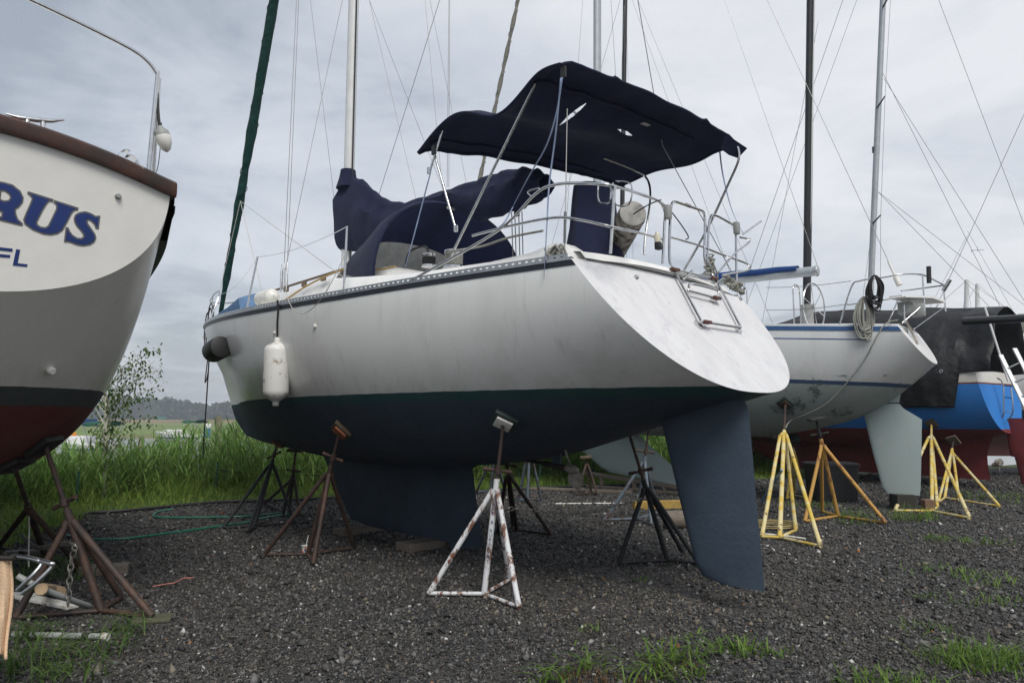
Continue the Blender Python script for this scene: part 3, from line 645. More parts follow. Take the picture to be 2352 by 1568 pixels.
    for k in range(2):
        a = R(62+180*k); rows = []
        for t in np.linspace(0, 1, 9):
            rd = .035+.20*t; w = .075*math.sin(math.pi*(.16+.8*t))**.8; tw = R(52-26*t); c = p1+np.array([-.05, rd*math.cos(a), rd*math.sin(a)]); tan = np.array([0, -math.sin(a), math.cos(a)])
            e_ = tan*math.cos(tw)+np.array([1, 0, 0])*math.sin(tw); rows.append([c-e_*w, c+np.array([.006, 0, 0]), c+e_*w, c-np.array([.006, 0, 0])])
        MB().grid(rows, closed_v=True).build('blade', bpy.data.materials['bronze_grey'], pr)
    # mast with luff groove, sail cover, furled headsail
    mx = 5.45; ztop = 17.2; ms = []
    for z in (2.9, ztop):
        r = []
        for k in range(20):
            th = 2*math.pi*k/20; r.append((mx-.012*(z-2.9)*.25+.085*math.cos(th), .058*math.sin(th), z))
        ms.append(r)
    mast = MB().grid(ms, closed_v=True).build('mast', m_alumw, T)
    MB().box((mx-.095-.022, 0, 10.0), (.012, .022, 13.6)).build('sail_track', M('dark_track', (.02, .02, .022), .5), mast)
    MB().bar((mx-.03, -.075, 3.0), (mx-.07, -.075, 16.9), .006, 5).build('halyard', m_wirelt, mast)
    st = [(790, 397, 575), (832, 412, 575), (862, 440, 572), (888, 458, 568), (925, 466, 560), (980, 452, 548), (1040, 433, 530), (1100, 412, 510), (1150, 394, 495), (1200, 384, 478), (1235, 388, 462), (1256, 402, 446)]
    rows = []
    for i, (px, a, b) in enumerate(st):
        A, Bq = B.at(px, a), B.at(px, b); x = A[0]; zt, zb = A[2], Bq[2]; zb = max(zb, 4.05) if 2.7 < x < 3.6 else zb; zt = max(zt, zb+.16); hw = .15 if i < 2 else .17-.008*i; r = []
        for k in range(24):
            th = 2*math.pi*k/24; s, c = math.sin(th), math.cos(th); zz = .5*(zt+zb)+.5*(zt-zb)*c
            wy = hw*(abs(s)**.8)*math.copysign(1, s)*(.55 if c > .3 else 1.0)*(1+.10*math.sin(3*i+5*c)); r.append((x+.03*s, wy, zz))
        rows.append(r)
    A_ = np.array(rows)          # finer along the boom, with sag folds
    fine = []
    for i in np.linspace(0, len(st)-1, 60):
        k = min(int(i), len(st)-2); t = i-k; t2 = t*t*(3-2*t); q = A_[k]*(1-t2)+A_[k+1]*t2; q[:, 1] *= 1+.06*math.sin(i*5.2); q[:, 2] += .012*np.sin(i*7+q[:, 1]*20); fine.append(q)
    sc = MB().grid(fine, closed_v=True).build('sail_cover', m_navy, T)
    collar = B.at(800, 395); MB().lathe((mx, 0, collar[2]-.25), (mx, 0, collar[2]+.03), [(0, .17), (.5, .13), (.8, .115), (.97, .11), (1, .09)], 18).build('mast_collar', m_navy, sc)
    bm_ = MB(); e0 = B.at(1256, 432); bm_.tube(catmull([(mx-.1, 0, 4.26), (4.3, 0, 4.24), (3.4, 0, 4.21), (2.7, 0, 4.18), (e0[0]+.35, 0, e0[2]+.06)], 4), .04, 12); bm_.build('boom', m_alumw, T)
    MB().box((e0[0]+.45, 0, e0[2]-.16), (.06, .03, .1)).build('mainsheet_block', m_black, T)
    ms_ = MB()
    for k, dx in enumerate((-.05, -.02, .02, .05)): ms_.bar((e0[0]+.45+dx, .02*k-.03, e0[2]-.16), (e0[0]+.42+dx*.6, .03*k-.05, 2.75), .006, 5)
    ms_.build('mainsheet', m_rope, T)
    f0, f1 = np.array([10.0, 0, 3.28]), np.array([5.55, 0, 16.9]); g0 = B.at(512, 700)
    fs = MB(); pts = [f0+(f1-f0)*t for t in np.linspace(.015, .95, 60)]; rr = [.055+.018*math.sin(i*.9)*(i % 3 == 0)+.03*math.sin(math.pi*min(i/42, 1)) for i in range(60)]
    rr = [r*(.75 if i < 3 else 1) for i, r in enumerate(rr)]; fs.tube(pts, rr, 12); hs = fs.build('furled_headsail', m_green, T)
    sp_ = MB(); n = 420; hel = []
    for i in range(n):
        t = i/(n-1); c = f0+(f1-f0)*(.03+.9*t); k = min(int(t*59), 58); r = rr[k]*.97+.002; a = i*.33; hel.append(c+np.array([r*math.cos(a)*.96, r*math.sin(a), r*math.cos(a)*.25]))
    sp_.tube(hel, .007, 5); sp_.build('sail_edge', m_green, hs)
    MB().lathe((10.06, 0, 3.14), (9.98, 0, 3.38), [(0, .07), (.2, .09), (.25, .05), (.7, .05), (.75, .09), (1, .08)], 14).build('furling_drum', m_black, T)
    # standing rigging
    rig = MB(); chp = B.at(650, 668, 1.62); zsp = 8.6; spx = mx-.35; w = .0042
    for q in (B.at(657, 640, 1.62), B.at(663, 640, 1.62)): rig.tube([chp+np.array([0, 0, .02]), np.array([spx, 1.05, zsp])], w, 4); break
    rig.tube([chp+np.array([.06, 0, 0]), np.array([mx, .06, 8.3])], w, 4)
    rig.tube([chp+np.array([-.08, 0, 0]), np.array([spx+.05, 1.0, zsp])], w, 4)
    rig.tube([np.array([spx, 1.05, zsp]), np.array([mx-.3, .05, 16.0])], w, 4)
    ch2 = chp*np.array([1, -1, 1]); rig.tube([ch2, np.array([spx, -1.05, zsp]), np.array([mx-.3, -.05, 16.0])], w, 4)
    rig.tube([ch2, np.array([mx, -.06, 8.3])], w, 4)
    rig.build('shroud', m_wire, T)
    sprd = MB(); [sprd.tube([(mx, 0, zsp), (spx, sd*1.05, zsp+.05)], [.035, .02], 8) for sd in (1, -1)]; sprd.build('spreader', m_alumw, mast)
    def up_line(name, a, b, r, mat=m_wire, y=0., ext=2.2):
        p, q = B.at(*a, y), B.at(*b, y); MB().tube([p, p+(q-p)*ext], r, 4).build(name, mat, T)
    for a, b in (((775, 520), (713, 0)), ((955, 455), (848, 0)), ((868, 455), (1010, 0)), ((1016, 432), (976, 0)), ((1027, 430), (1031, 0)), ((1031, 430), (1033, 0))): up_line('running_line', a, b, .0042)
    # turnbuckles of the shrouds
    for dx in (.06, 0, -.08):
        a = chp+np.array([dx, 0, 0]); d = nrm(np.array([spx-.1, 1.1, zsp])-a); MB().tube([a+d*.0, a+d*.05, a+d*.055, a+d*.27, a+d*.275, a+d*.34], [.008, .008, .013, .013, .007, .006], 8).build('turnbuckle', m_steel, T)
    # stanchions, lifelines, pulpit
    sts = [B.at(795, 634, 1.60), B.at(587, 692, 1.58)]; tops = []
    for i, (a, tp) in enumerate(zip(sts, ((797, 520), (592, 590)))):
        t = B.at(*tp, a[1]); t[0] = .5*(t[0]+a[0]); sh_ = MB().tube([B.rail(a[0], 1, 0, .03), t], .0125, 10); s_ = sh_.build('stanchion', m_steel, T); tops.append(t)
        MB().box(B.rail(a[0], 1, .02, .03), (.09, .05, .05)).build('stanchion_base', m_alum, s_)
    pulp = MB(); pb = [B.rail(9.35, 1, 0, .03), B.rail(8.35, 1, 0, .04)]; zt = 3.68
    path = [B.rail(8.35, 1, .02, .04), (8.45, .62, zt-.10), (8.9, .52, zt-.02), (9.6, .30, zt+.02), (10.05, .16, zt+.02), (10.18, 0, zt+.02), (10.05, -.16, zt+.02), (9.6, -.30, zt+.02), (8.9, -.52, zt-.02), (8.45, -.62, zt-.10), B.rail(8.35, -1, .02, .04)]
    pulp.tube(catmull(path, 5), .0125, 8)
    for sd in (1, -1): pulp.tube([B.rail(9.5, sd, .01, .03), (9.55, sd*.31, zt+.02)], .0125, 8)
    pulp.build('pulpit', m_steel, T)
    ll = MB(); e1 = np.array([8.45, .62, zt-.1])
    def sag(a, b, s, k=10): return [a+(b-a)*t-np.array([0, 0, s*4*t*(1-t)]) for t in np.linspace(0, 1, k)]
    ll.tube(sag(tops[0], tops[1], .06), .004, 5); ll.tube(sag(tops[1], e1, .12), .004, 5)
    ll.build('lifeline', m_steel, T)
    # loose wire hanging in a bight over the topsides
    a, c = B.at(655, 668, 1.70), B.at(797, 575, 1.66); lw = catmull([a, B.at(672, 708, 1.76), B.at(700, 719, 1.77), B.at(735, 690, 1.77), B.at(763, 645, 1.76), c], 6)
    MB().tube(lw, .004, 5).build('hanging_lifeline', m_wirelt, T)
    sl_ = MB(); k0 = B.at(552, 462, 0.03); sl_.tube([k0, B.at(790, 638, 1.0)], .005, 5); sl_.tube([k0, B.at(601, 666, 1.0)], .005, 5); sl_.tube([B.at(500, 690, .3), B.at(552, 462, .03)], .004, 5); sl_.build('headsail_sheet', m_wirelt, T)
    # anchor roller and bow gear
    an = MB(); an.box((10.25, 0, 3.15), (.5, .12, .03)); an.box((10.35, .06, 3.2), (.34, .008, .12)); an.box((10.35, -.06, 3.2), (.34, .008, .12)); an.build('bow_roller', m_steel, T)
    an = MB(); an.tube([(10.2, 0, 3.2), (10.55, 0, 3.17)], .018, 6); an.add([(10.62, .0, 3.22), (10.40, .14, 3.02), (10.30, 0, 2.92), (10.40, -.14, 3.02), (10.5, 0, 3.05)], [(0, 1, 4), (0, 4, 3), (1, 2, 4), (2, 3, 4)]); an.tube([(10.62, -.03, 3.26), (10.52, 0, 3.10)], .02, 6); an.build('anchor', m_plasticg, T)
    # winches, cabin top handrail, lines on deck
    def winch(x, y, z, k, wrap):
        w_ = MB().lathe((x, y, z), (x, y, z+.15*k), [(0, .085*k), (.12, .085*k), (.2, .06*k), (.6, .055*k), (.8, .075*k), (.95, .075*k), (1, .05*k)], 18).build('winch', m_steel, T)
        r = []
        for i in range(60): r.append((x+.066*k*math.cos(i*.62), y+.066*k*math.sin(i*.62), z+(.03+.0013*i)*k))
        MB().tube(r, .009*k, 6).build('rope_wrap', wrap, w_)
    q = B.at(985, 600, .85); winch(q[0], .85, q[2]-.06, .95, m_ropeblk)
    q = B.at(1042, 598, 1.12); winch(q[0], 1.12, q[2]-.08, 1.2, m_rope); winch(q[0], -1.12, q[2]-.08, 1.2, m_rope)
    hr = MB(); 
    for sd in (1, -1):
        hp = [(x, sd*(.93-.03*abs(x-4)), 3.27) for x in np.linspace(3.9, 6.0, 9)]
        hr.tube(hp, .016, 6)
        for h in hp[::2]: hr.box((h[0], h[1], 3.235), (.09, .03, .07))
    hr.build('handrail', m_teak, T)
    gm = MB(); gm.tube(catmull([B.at(932, 606, .8), B.at(942, 578, .8), B.at(975, 566, .8), B.at(985, 582, .8)], 6), .013, 8); gm.build('grab_bar', M('black_tube', (.02, .02, .02), .3), T)
    yl = MB(); yl.tube(catmull([(5.2, 1.05, 3.02), (4.6, 1.02, 3.16), (4.0, .98, 3.24), (3.6, .9, 3.27), (3.2, .95, 3.15), (2.6, 1.1, 3.07)], 6), .011, 6); yl.build('deck_line', M('tan_rope', (.36, .24, .09), .85, var=.2, vs=60), T)
    gl = MB(); gl.tube(catmull([(q[0], 1.2, 3.03), (q[0]-.25, 1.28, 3.0), (q[0]-.5, 1.22, 3.0), (q[0]-.9, 1.26, 3.0), (.35, 1.24, 2.99)], 6), .010, 6); gl.build('genoa_sheet', m_rope, T)
    # dodger: navy hood over the companionway with a cloudy window forward
    def arch(x, hw, z0, z1, sq=2.6, n=31):
        r = []
        for t in np.linspace(0, math.pi, n):
            c, s = math.cos(t), math.sin(t); r.append(np.array([x, hw*math.copysign(abs(c)**(2/sq), c), z0+(z1-z0)*abs(s)**(2/sq)]))
        return r
    dg = []
    for x, hw, z0, z1 in ((2.95, 1.14, 2.98, 4.02), (3.0, 1.14, 2.98, 4.06), (3.25, 1.10, 3.04, 4.02), (3.5, 1.04, 3.10, 3.86), (3.7, .99, 3.15, 3.76), (3.8, .97, 3.18, 3.70)): dg.append(arch(x, hw, z0, z1, 2.3))
    dgo = MB().grid(dg).build('dodger', m_navy, T)
    fr = arch(3.8, .97, 3.18, 3.70, 2.3); wd = MB()
    lo_ = [np.array([4.15, p[1]*.97, 3.20]) for p in fr]; wd.grid([fr[3:-3], lo_[3:-3]]); wd.build('windshield', m_vinyl, dgo)
    MB().tube(dg[0], .015, 8).build('dodger_frame', m_navy, dgo)
    fp = MB()
    fp.tube(catmull([B.at(885, 522, .98), B.at(860, 560, .98), B.at(848, 590, .98), B.at(855, 615, .98)], 6), .013, 8); fp.tube(catmull([B.at(842, 570, .98), B.at(843, 595, .98), B.at(860, 618, .98)], 6), .013, 8); fp.build('frame_leg', m_steel, dgo)
    pch = MB(); c = B.at(1000, 490, .55)
    for px, py, y in ((1080, 507, .1),):
        c = B.at(px, py, y); pch.box((2.93, y, 3.97), (.006, .12, .03))
    pch.build('canvas_patch', M('grey_patch', (.32, .32, .30), .8), dgo)
    # bimini: navy canvas top sagging over three stainless bows, with two tears
    ns_, nt2 = 321, 321; S = np.linspace(0, 1, ns_); Tt = np.linspace(0, 1, nt2)
    sx = spline([0, .14, .28, .42, .62, .76, .88, 1.0], [-.02, .09, .14, .06, -.12, -.05, .03, 0]); rows = []
    corner = {'pf': B.at(962, 338, 1.15), 'pa': B.at(1288, 136, 1.15), 'sf': B.at(1420, 420, -1.12), 'sa': B.at(1690, 322, -1.12)}
    def fold(s, t):     # creases fanning out from the bows and a slack belly between them
        f = 0
        for s0, a in ((.06, .006), (.82, .008)): f += a*math.exp(-abs(s-s0)/.10)*math.sin(46*t+9*math.sin(7*t)+(s-s0)*22)
        f += .007*math.sin(15*(s-.45*t)+3*math.sin(9*t))*math.sin(math.pi*t)*(.4+.6*s)
        f -= .05*math.sin(math.pi*min(1, max(0, (s-.30)/.5)))**2*math.sin(math.pi*t)
        f += (.010*math.sin(17*t+4*t*t)*math.exp(-(1-s)/.03)+.008*math.sin(23*t+1)*math.exp(-s/.03))+.035*sum(math.exp(-abs(t-t0)/.012)*math.exp(-(1-s)/.03) for t0 in (.27, .80))
        return f
    for s in S:
        r = []
        for t in Tt:
            p = (corner['pf']*(1-s)+corner['pa']*s)*(1-t)+(corner['sf']*(1-s)+corner['sa']*s)*t
            crown = .07*(1-(2*t-1)**2)**.8; ed = max(0, abs(2*t-1)-.9)*1.0
            scal = .03*math.sin(t*math.pi)**2*math.sin(s*14)*(1-abs(2*s-1))
            p = p+np.array([0, 0, float(sx(s))*(1.0-.75*t)+crown-ed*.35+scal+.008*math.sin(9*s+13*t)*math.sin(17*t)+fold(s, t)]); r.append(p)
        rows.append(r)
    A = np.array(rows); Vv = A.reshape(-1, 3); Fq = []
    def near(q, a, b, wd):
        a, b, q = map(np.array, (a, b, q)); d = b-a; t = np.clip((q-a)@d/(d@d), 0, 1); w_ = wd*(math.sin(math.pi*min(max(t, .04), .96))**.6); return np.linalg.norm(q-a-t*d) < w_
    for i in range(ns_-1):
        for j in range(nt2-1):
            c = .25*(A[i, j]+A[i+1, j]+A[i, j+1]+A[i+1, j+1]); q = proj(B.w(c))
            if near(q, (1286, 287), (1345, 238), 4.2) or near(q, (1420, 297), (1451, 311), 4.5): continue
            Fq.append((i*nt2+j, i*nt2+j+1, (i+1)*nt2+j+1, (i+1)*nt2+j))
    bi = MB().add(Vv, Fq).build('bimini_top', m_navy, T)
    sd_ = bi.modifiers.new('thick', 'SOLIDIFY'); sd_.thickness = .004
    hem = MB(); hem.tube([A[i, 0]+np.array([0, .01, -.01]) for i in range(0, ns_, 8)], .014, 8); hem.tube([A[i, -1]-np.array([0, .01, .01]) for i in range(0, ns_, 8)], .014, 8)
    hem.tube([A[0, j]+np.array([0, 0, -.012]) for j in range(0, nt2, 8)], .018, 8); hem.tube([A[-1, j]+np.array([0, 0, -.012]) for j in range(0, nt2, 8)], .014, 8); hem.build('hem', m_navy, bi)
    MB().box(tuple(.5*(A[250, 196]+A[252, 198])-np.array([0, 0, .012])), (.06, .10, .003)).build('patch', bpy.data.materials['grey_patch'], bi)
    fl = MB(); tip = A[-1, -1]; fl.grid([[tip+np.array([.0, .22, .02]), tip+np.array([.06, .2, -.10])], [tip+np.array([-.03, .08, .0]), tip+np.array([.05, .06, -.13])], [tip+np.array([-.07, -.10, -.05]), tip+np.array([.03, -.09, -.13])]]); fl.build('torn_flap', m_navy, bi)
    # bimini frame
    bf = MB(); bg_ = MB(); base = B.at(1036, 588, 1.22)
    ptop = A[int(.82*320), 7]-np.array([0, 0, .03]); bf.tube([base, ptop], .0125, 10)
    k = int(.82*320); bow = [ptop]+[A[k, j]-np.array([0, 0, .012]) for j in range(20, 300, 20)]; sv = MB().tube(catmull(bow, 3), .017, 8)
    k0_ = 20; hinge = B.at(1047, 525, 1.16); pf = A[k0_, 7]-np.array([0, 0, .02]); bf.tube([hinge, pf], .0125, 10)
    bf.tube([B.at(985, 400, 1.16), A[50, 7]-np.array([0, 0, .03])], .0115, 8)
    bow = [pf]+[A[k0_, j]-np.array([0, 0, .012]) for j in range(20, 300, 20)]; sv.tube(catmull(bow, 3), .017, 8); sv.build('bow_sleeve', m_navy, bi)
    sbase = base*np.array([1, -1, 1]); stop = A[-10, -5]-np.array([0, 0, .02])
    bg_.tube(catmull([B.atx(1480, 585, .55), B.atx(1482, 545, .6), B.at(1494, 450, -.75), B.at(1484, 408, -.85), B.at(1450, 388, -.7), B.at(1386, 363, -.3)], 7), .0125, 8)
    bh_ = MB().tube(catmull([B.at(1560, 640, -1.12), B.at(1625, 525, -1.14), B.at(1672, 425, -1.15), B.at(1697, 365, -1.14), B.at(1692, 330, -1.12)], 7), .0125, 8)
    bf.build('bimini_frame', m_steel, T); bg_.build('bimini_frame', m_steel, T); bh_.build('bimini_frame', m_steel, T)
    jw = MB(); jw.lathe(hinge-np.array([.0, 0, .03]), hinge+np.array([0, 0, .03]), [(0, .02), (1, .02)], 8); j2 = B.at(985, 392, 1.16); jw.lathe(j2-np.array([0, 0, .03]), j2+np.array([0, 0, .03]), [(0, .02), (1, .02)], 8); jw.build('frame_jaw', m_steel, T)
    # webbing straps
    def strap(pts, name='strap', wd=.022):
        mb = MB(); pts = catmull(pts, 6); rows = []
        for i, p in enumerate(pts):
            t = i/(len(pts)-1); tw = 2.2*t; rows.append([p+wd*.5*np.array([-math.cos(tw)*.7, .0, 0])*-1+np.array([0, wd*.3*math.sin(tw), 0]), p-wd*.5*np.array([-math.cos(tw)*.7, 0, 0])*-1-np.array([0, wd*.3*math.sin(tw), 0])])
        o = mb.grid(rows).build(name, m_strap, T); md = o.modifiers.new('t', 'SOLIDIFY'); md.thickness = .002
    y = 1.14; strap([B.at(1291, 178, y), B.at(1278, 260, y), B.at(1255, 335, y), B.at(1215, 405, y), B.at(1178, 475, y)]); strap([B.at(1288, 178, y), B.at(1277, 300, y), B.at(1262, 420, y), B.at(1256, 520, 1.3), B.at(1250, 640, 1.37)])
    strap([B.at(990, 392, 1.16), B.at(972, 460, 1.16), B.at(950, 545, 1.2), B.at(930, 618, 1.3)])
    strap([B.at(1178, 475, y), B.at(1155, 515, 1.25), B.at(1128, 530, 1.25)]); strap([B.at(1652, 335, -1.12), B.at(1660, 400, -1.15), B.at(1680, 480, -1.15), B.at(1706, 535, -1.15)])
    for px, py, yy in ((1294, 166, 1.13), (996, 345, 1.15), (1651, 330, -1.12)): MB().box(B.at(px, py, yy), (.05, .02, .09)).build('buckle', m_black, T)
    # pushpit rails (port side and stern), split for the folding ladder
    pp = MB(); X0 = .10
    top = [B.rail(1.75, 1, .02, .03), B.at(1140, 532, 1.36), B.at(1228, 447, 1.30), B.at(1272, 425, 1.27), B.at(1340, 421, 1.24), B.at(1408, 427, 1.18), B.atx(1470, 446, X0), B.atx(1512, 462, X0), B.atx(1527, 485, X0), B.atx(1526, 520, X0), B.atx(1522, 606, X0)]
    pp.tube(catmull(top, 6), .0125, 10)
    mid = [B.at(1128, 530, 1.36), B.at(1085, 541, 1.36), B.at(1180, 517, 1.33), B.at(1275, 500, 1.27), B.at(1340, 506, 1.23), B.at(1405, 521, 1.18), B.atx(1470, 535, X0), B.atx(1525, 550, X0)]
    pp.tube(catmull(mid[1:], 6), .0115, 8)
    pp.tube([B.at(1412, 428, 1.17), B.at(1402, 582, 1.17)], .0125, 10); pp.tube([B.rail(1.75, 1, .02, .03), B.rail(1.75, 1, .0, .03)-np.array([0, 0, .02])], .014, 8)
    def sb(px, py): return B.atx(px, py, X0)
    pp.tube(catmull([sb(1625, 606), sb(1627, 540), sb(1632, 500), sb(1645, 495), sb(1690, 520)], 6), .0125, 8); pp.tube([sb(1690, 512), sb(1692, 655)], .0125, 8)
    pp.tube(catmull([sb(1540, 545), sb(1600, 562), sb(1660, 585), sb(1710, 603), sb(1724, 614), sb(1712, 622), sb(1660, 632)], 6), .0115, 8)
    pp.build('pushpit', m_steel, T)
    gy = 1.17
    for pts in ([(1374, 424), (1376, 462), (1400, 464), (1403, 426)], [(1408, 420), (1410, 466), (1444, 470), (1450, 424), (1414, 416)]): MB().tube(catmull([B.at(a, b, gy) for a, b in pts], 4), .006, 6).build('rail_hook', m_steel, T)
    MB().tube(catmull([B.at(1222, 452, 1.3), B.at(1212, 440, 1.3), B.at(1238, 432, 1.3)], 5), .006, 6).build('rail_hook', m_steel, T)
    for px, py in ((1534, 487), (1692, 524)): MB().box(B.atx(px, py, X0-.03), (.05, .07, .13), bev=.012).build('rail_bracket', m_plasticg, T)
    an = MB(); an.tube([sb(1706, 538), sb(1748, 508)], .012, 8); an.tube(catmull([sb(1700, 545), sb(1716, 548), sb(1722, 555), sb(1690, 580), sb(1650, 625)], 6), .011, 8); an.build('antenna_arm', m_steel, T)
    bs_ = MB(); pq = B.at(1297, 572, 1.20); bs_.tube([pq, B.at(1303, 250, .95)], .0045, 5); bs_.tube([pq+np.array([0, 0, .05]), pq+np.array([0, -.01, .30])], .011, 8); bs_.build('backstay', m_wire, T)
    MB().tube([sb(1700, 660), B.at(1522, 335, -.6), B.at(1465, 0, -.3)], .0045, 5).build('backstay', m_wire, T)
    # wheel pedestal under its navy cover
    rows = []
    for z, hx, hy in ((2.75, .30, .36), (2.95, .26, .36), (3.3, .17, .31), (3.6, .16, .27), (3.72, .15, .25), (3.76, .08, .14)):
        rows.append([(.80+hx*math.cos(t)*(1+.08*math.sin(6*t)), .03+hy*math.sin(t)*(1+.08*math.cos(7*t)), z) for t in np.linspace(0, 2*math.pi, 28, endpoint=False)])
    wc = MB().grid(rows, closed_v=True); wc.f.append(tuple(range(5*28, 6*28))); wc.build('wheel_cover', m_navy, T)
    # transom ladder
    def tp(px, py, off=.05):
        best = min(((abs((q := B.at(px, py, y))[0]-(xT(q[2])-off)), tuple(q)) for y in np.arange(-1.4, 1.4, .004))); return np.array(best[1])
    lr = MB(); LL = [sb(1608, 482), sb(1550, 463), sb(1541, 480), sb(1538, 590), tp(1548, 620), tp(1580, 680), tp(1611, 738)]; RR_ = [sb(1608, 482), sb(1619, 500), sb(1619, 600), tp(1634, 628), tp(1660, 672), tp(1700, 748)]
    lr.tube(catmull(LL[1:], 6), .013, 8); lr.tube(catmull(RR_, 6), .013, 8); lr.tube([sb(1608, 482), sb(1551, 463)], .013, 8)
    ladder = lr.build('boarding_ladder', m_steel, T)
    for (a, b, teak) in (((1548, 619), (1640, 640), (.02, .98)), ((1580, 667), (1655, 687), (.85,)), ((1611, 738), (1700, 752), (.12,))):
        A0, A1 = tp(*a, .06), tp(*b, .06); stp = MB().bar(A0, A1, .013, 8).build('step', m_steel, ladder)
        for t in teak:
            c = A0+(A1-A0)*t; d = nrm(A1-A0); u_ = nrm(np.cross(d, (0, 0, 1))); MB().box(c, (.11, .055, .03), np.array([d, u_, np.cross(u_, d)]), bev=.008).build('tread', m_redwood, stp)
    c = sb(1580, 472); MB().box(c, (.02, .10, .03), bev=.006).build('grip', m_redwood, ladder)
    loop = MB(); loop.tube(catmull([tp(1582, 660, .09), tp(1590, 652, .1), tp(1640, 664, .1), tp(1652, 674, .09), tp(1645, 682, .08)], 5), .012, 8); loop.build('hand_loop', m_steel, ladder)
    for a, b in (((1571, 640), (1590, 622)), ((1645, 652), (1660, 640))): MB().bar(tp(*a, .05), tp(*b, .12), .012, 8).build('standoff', m_steel, ladder)
    for px, py in ((1604, 745), (1695, 756)):
        q = tp(px, py, .012); nn_ = nrm((-.766, 0, .643)); MB().lathe(q-nn_*.01, q+nn_*.012, [(0, .045), (.8, .045), (1, .03)], 16).build('hinge_plate', m_steel, ladder); MB().bar(q, tp(px+8, py-6, .06), .012, 6).build('hinge', m_steel, ladder)
    for px, py in ((1462, 636), (1701, 686)): q = tp(px, py, .012); MB().box(q, (.03, .045, .03), bev=.01).build('vent', m_steel, T)
    ln_ = MB(); c = B.atx(1512, 565, X0); ln_.box(c, (.05, .06, .07), bev=.01); ln_.build('stern_light', m_black, T); MB().lathe(B.atx(1511, 556, X0), B.atx(1509, 532, X0), [(0, .03), (.6, .028), (1, .012)], 12).build('lens', M('clear_lens', (.55, .52, .42), .2), T)
    # through-hull fittings
    for px, py, r in ((724, 749, .022), (631, 764, .018)):
        h = B.hit(px, py)
        if h[0] is not None:
            q = B.loc(h[0]); q2 = B.loc(h[0]+h[1]*(.02 if h[1].dot(Vector(B.p)) > 0 else -.02)); MB().lathe(q, q2, [(0, r), (.6, r), (1, r*.6)], 14).build('through_hull', m_plastic, T)
    dz = MB().lathe((6.9, .35, 3.2), (6.9, .35, 3.32), [(0, .16), (.4, .17), (.9, .12), (1, .02)], 20).build('deck_vent', m_plastic, T)
    bc = MB(); rows = []
    for x, z, hw in ((9.85, 3.15, .12), (9.7, 3.46, .20), (9.2, 3.50, .32), (8.6, 3.52, .42), (7.95, 3.60, .50), (7.7, 3.15, .52)):
        rows.append([(x, hw*t, z-.13*abs(t)**2+.01*math.sin(8*x+5*t)) for t in np.linspace(-1, 1, 9)])
    bc.grid(rows).build('windlass_cover', m_sky, T)
    # coiled rope by the port aft cleat
    cr = MB(); c = B.at(1275, 574, 1.22); pts = []
    for i in range(120): a = i*.55; r = .07+.02*math.sin(i*.37); pts.append(c+np.array([r*math.cos(a)*1.3, r*.6*math.sin(a*.97), .04*math.sin(i*1.7)-.02]))
    cr.tube(pts, .010, 5); cr.build('coiled_line', m_rope, T)
    cr = MB(); c = sb(1632, 590); pts = []
    for i in range(90): a = i*.5; pts.append(c+np.array([.03*math.sin(i*1.3), .05*math.cos(a)+.0006*i, -.002*i+.03*math.sin(a)]))
    cr.tube(pts, .008, 5); cr.tube(catmull([c, sb(1640, 620), sb(1645, 660), sb(1648, 632), sb(1636, 600)], 6), .008, 5); cr.build('coiled_line', m_rope, T)
    cr = MB(); c = sb(1668, 645); pts = []
    for i in range(100): a = i*.45; pts.append(c+np.array([-.02+.03*math.sin(i), -.0035*i+.05, -.0006*i+.045*math.sin(a)+.0]))
    cr.tube(pts, .013, 5); cr.build('mooring_line', m_rope, T)
    cd_ = MB(); cd_.tube(catmull([sb(1514, 460), sb(1545, 490), B.atx(1580, 540, X0), B.atx(1575, 550, X0)], 5), .006, 5); cd_.tube(catmull([B.at(1455, 492, .55), B.at(1490, 470, .8), sb(1518, 459)], 5), .006, 5); cd_.build('black_lashing', m_ropeblk, T)
    return B
MAIN = main_boat()
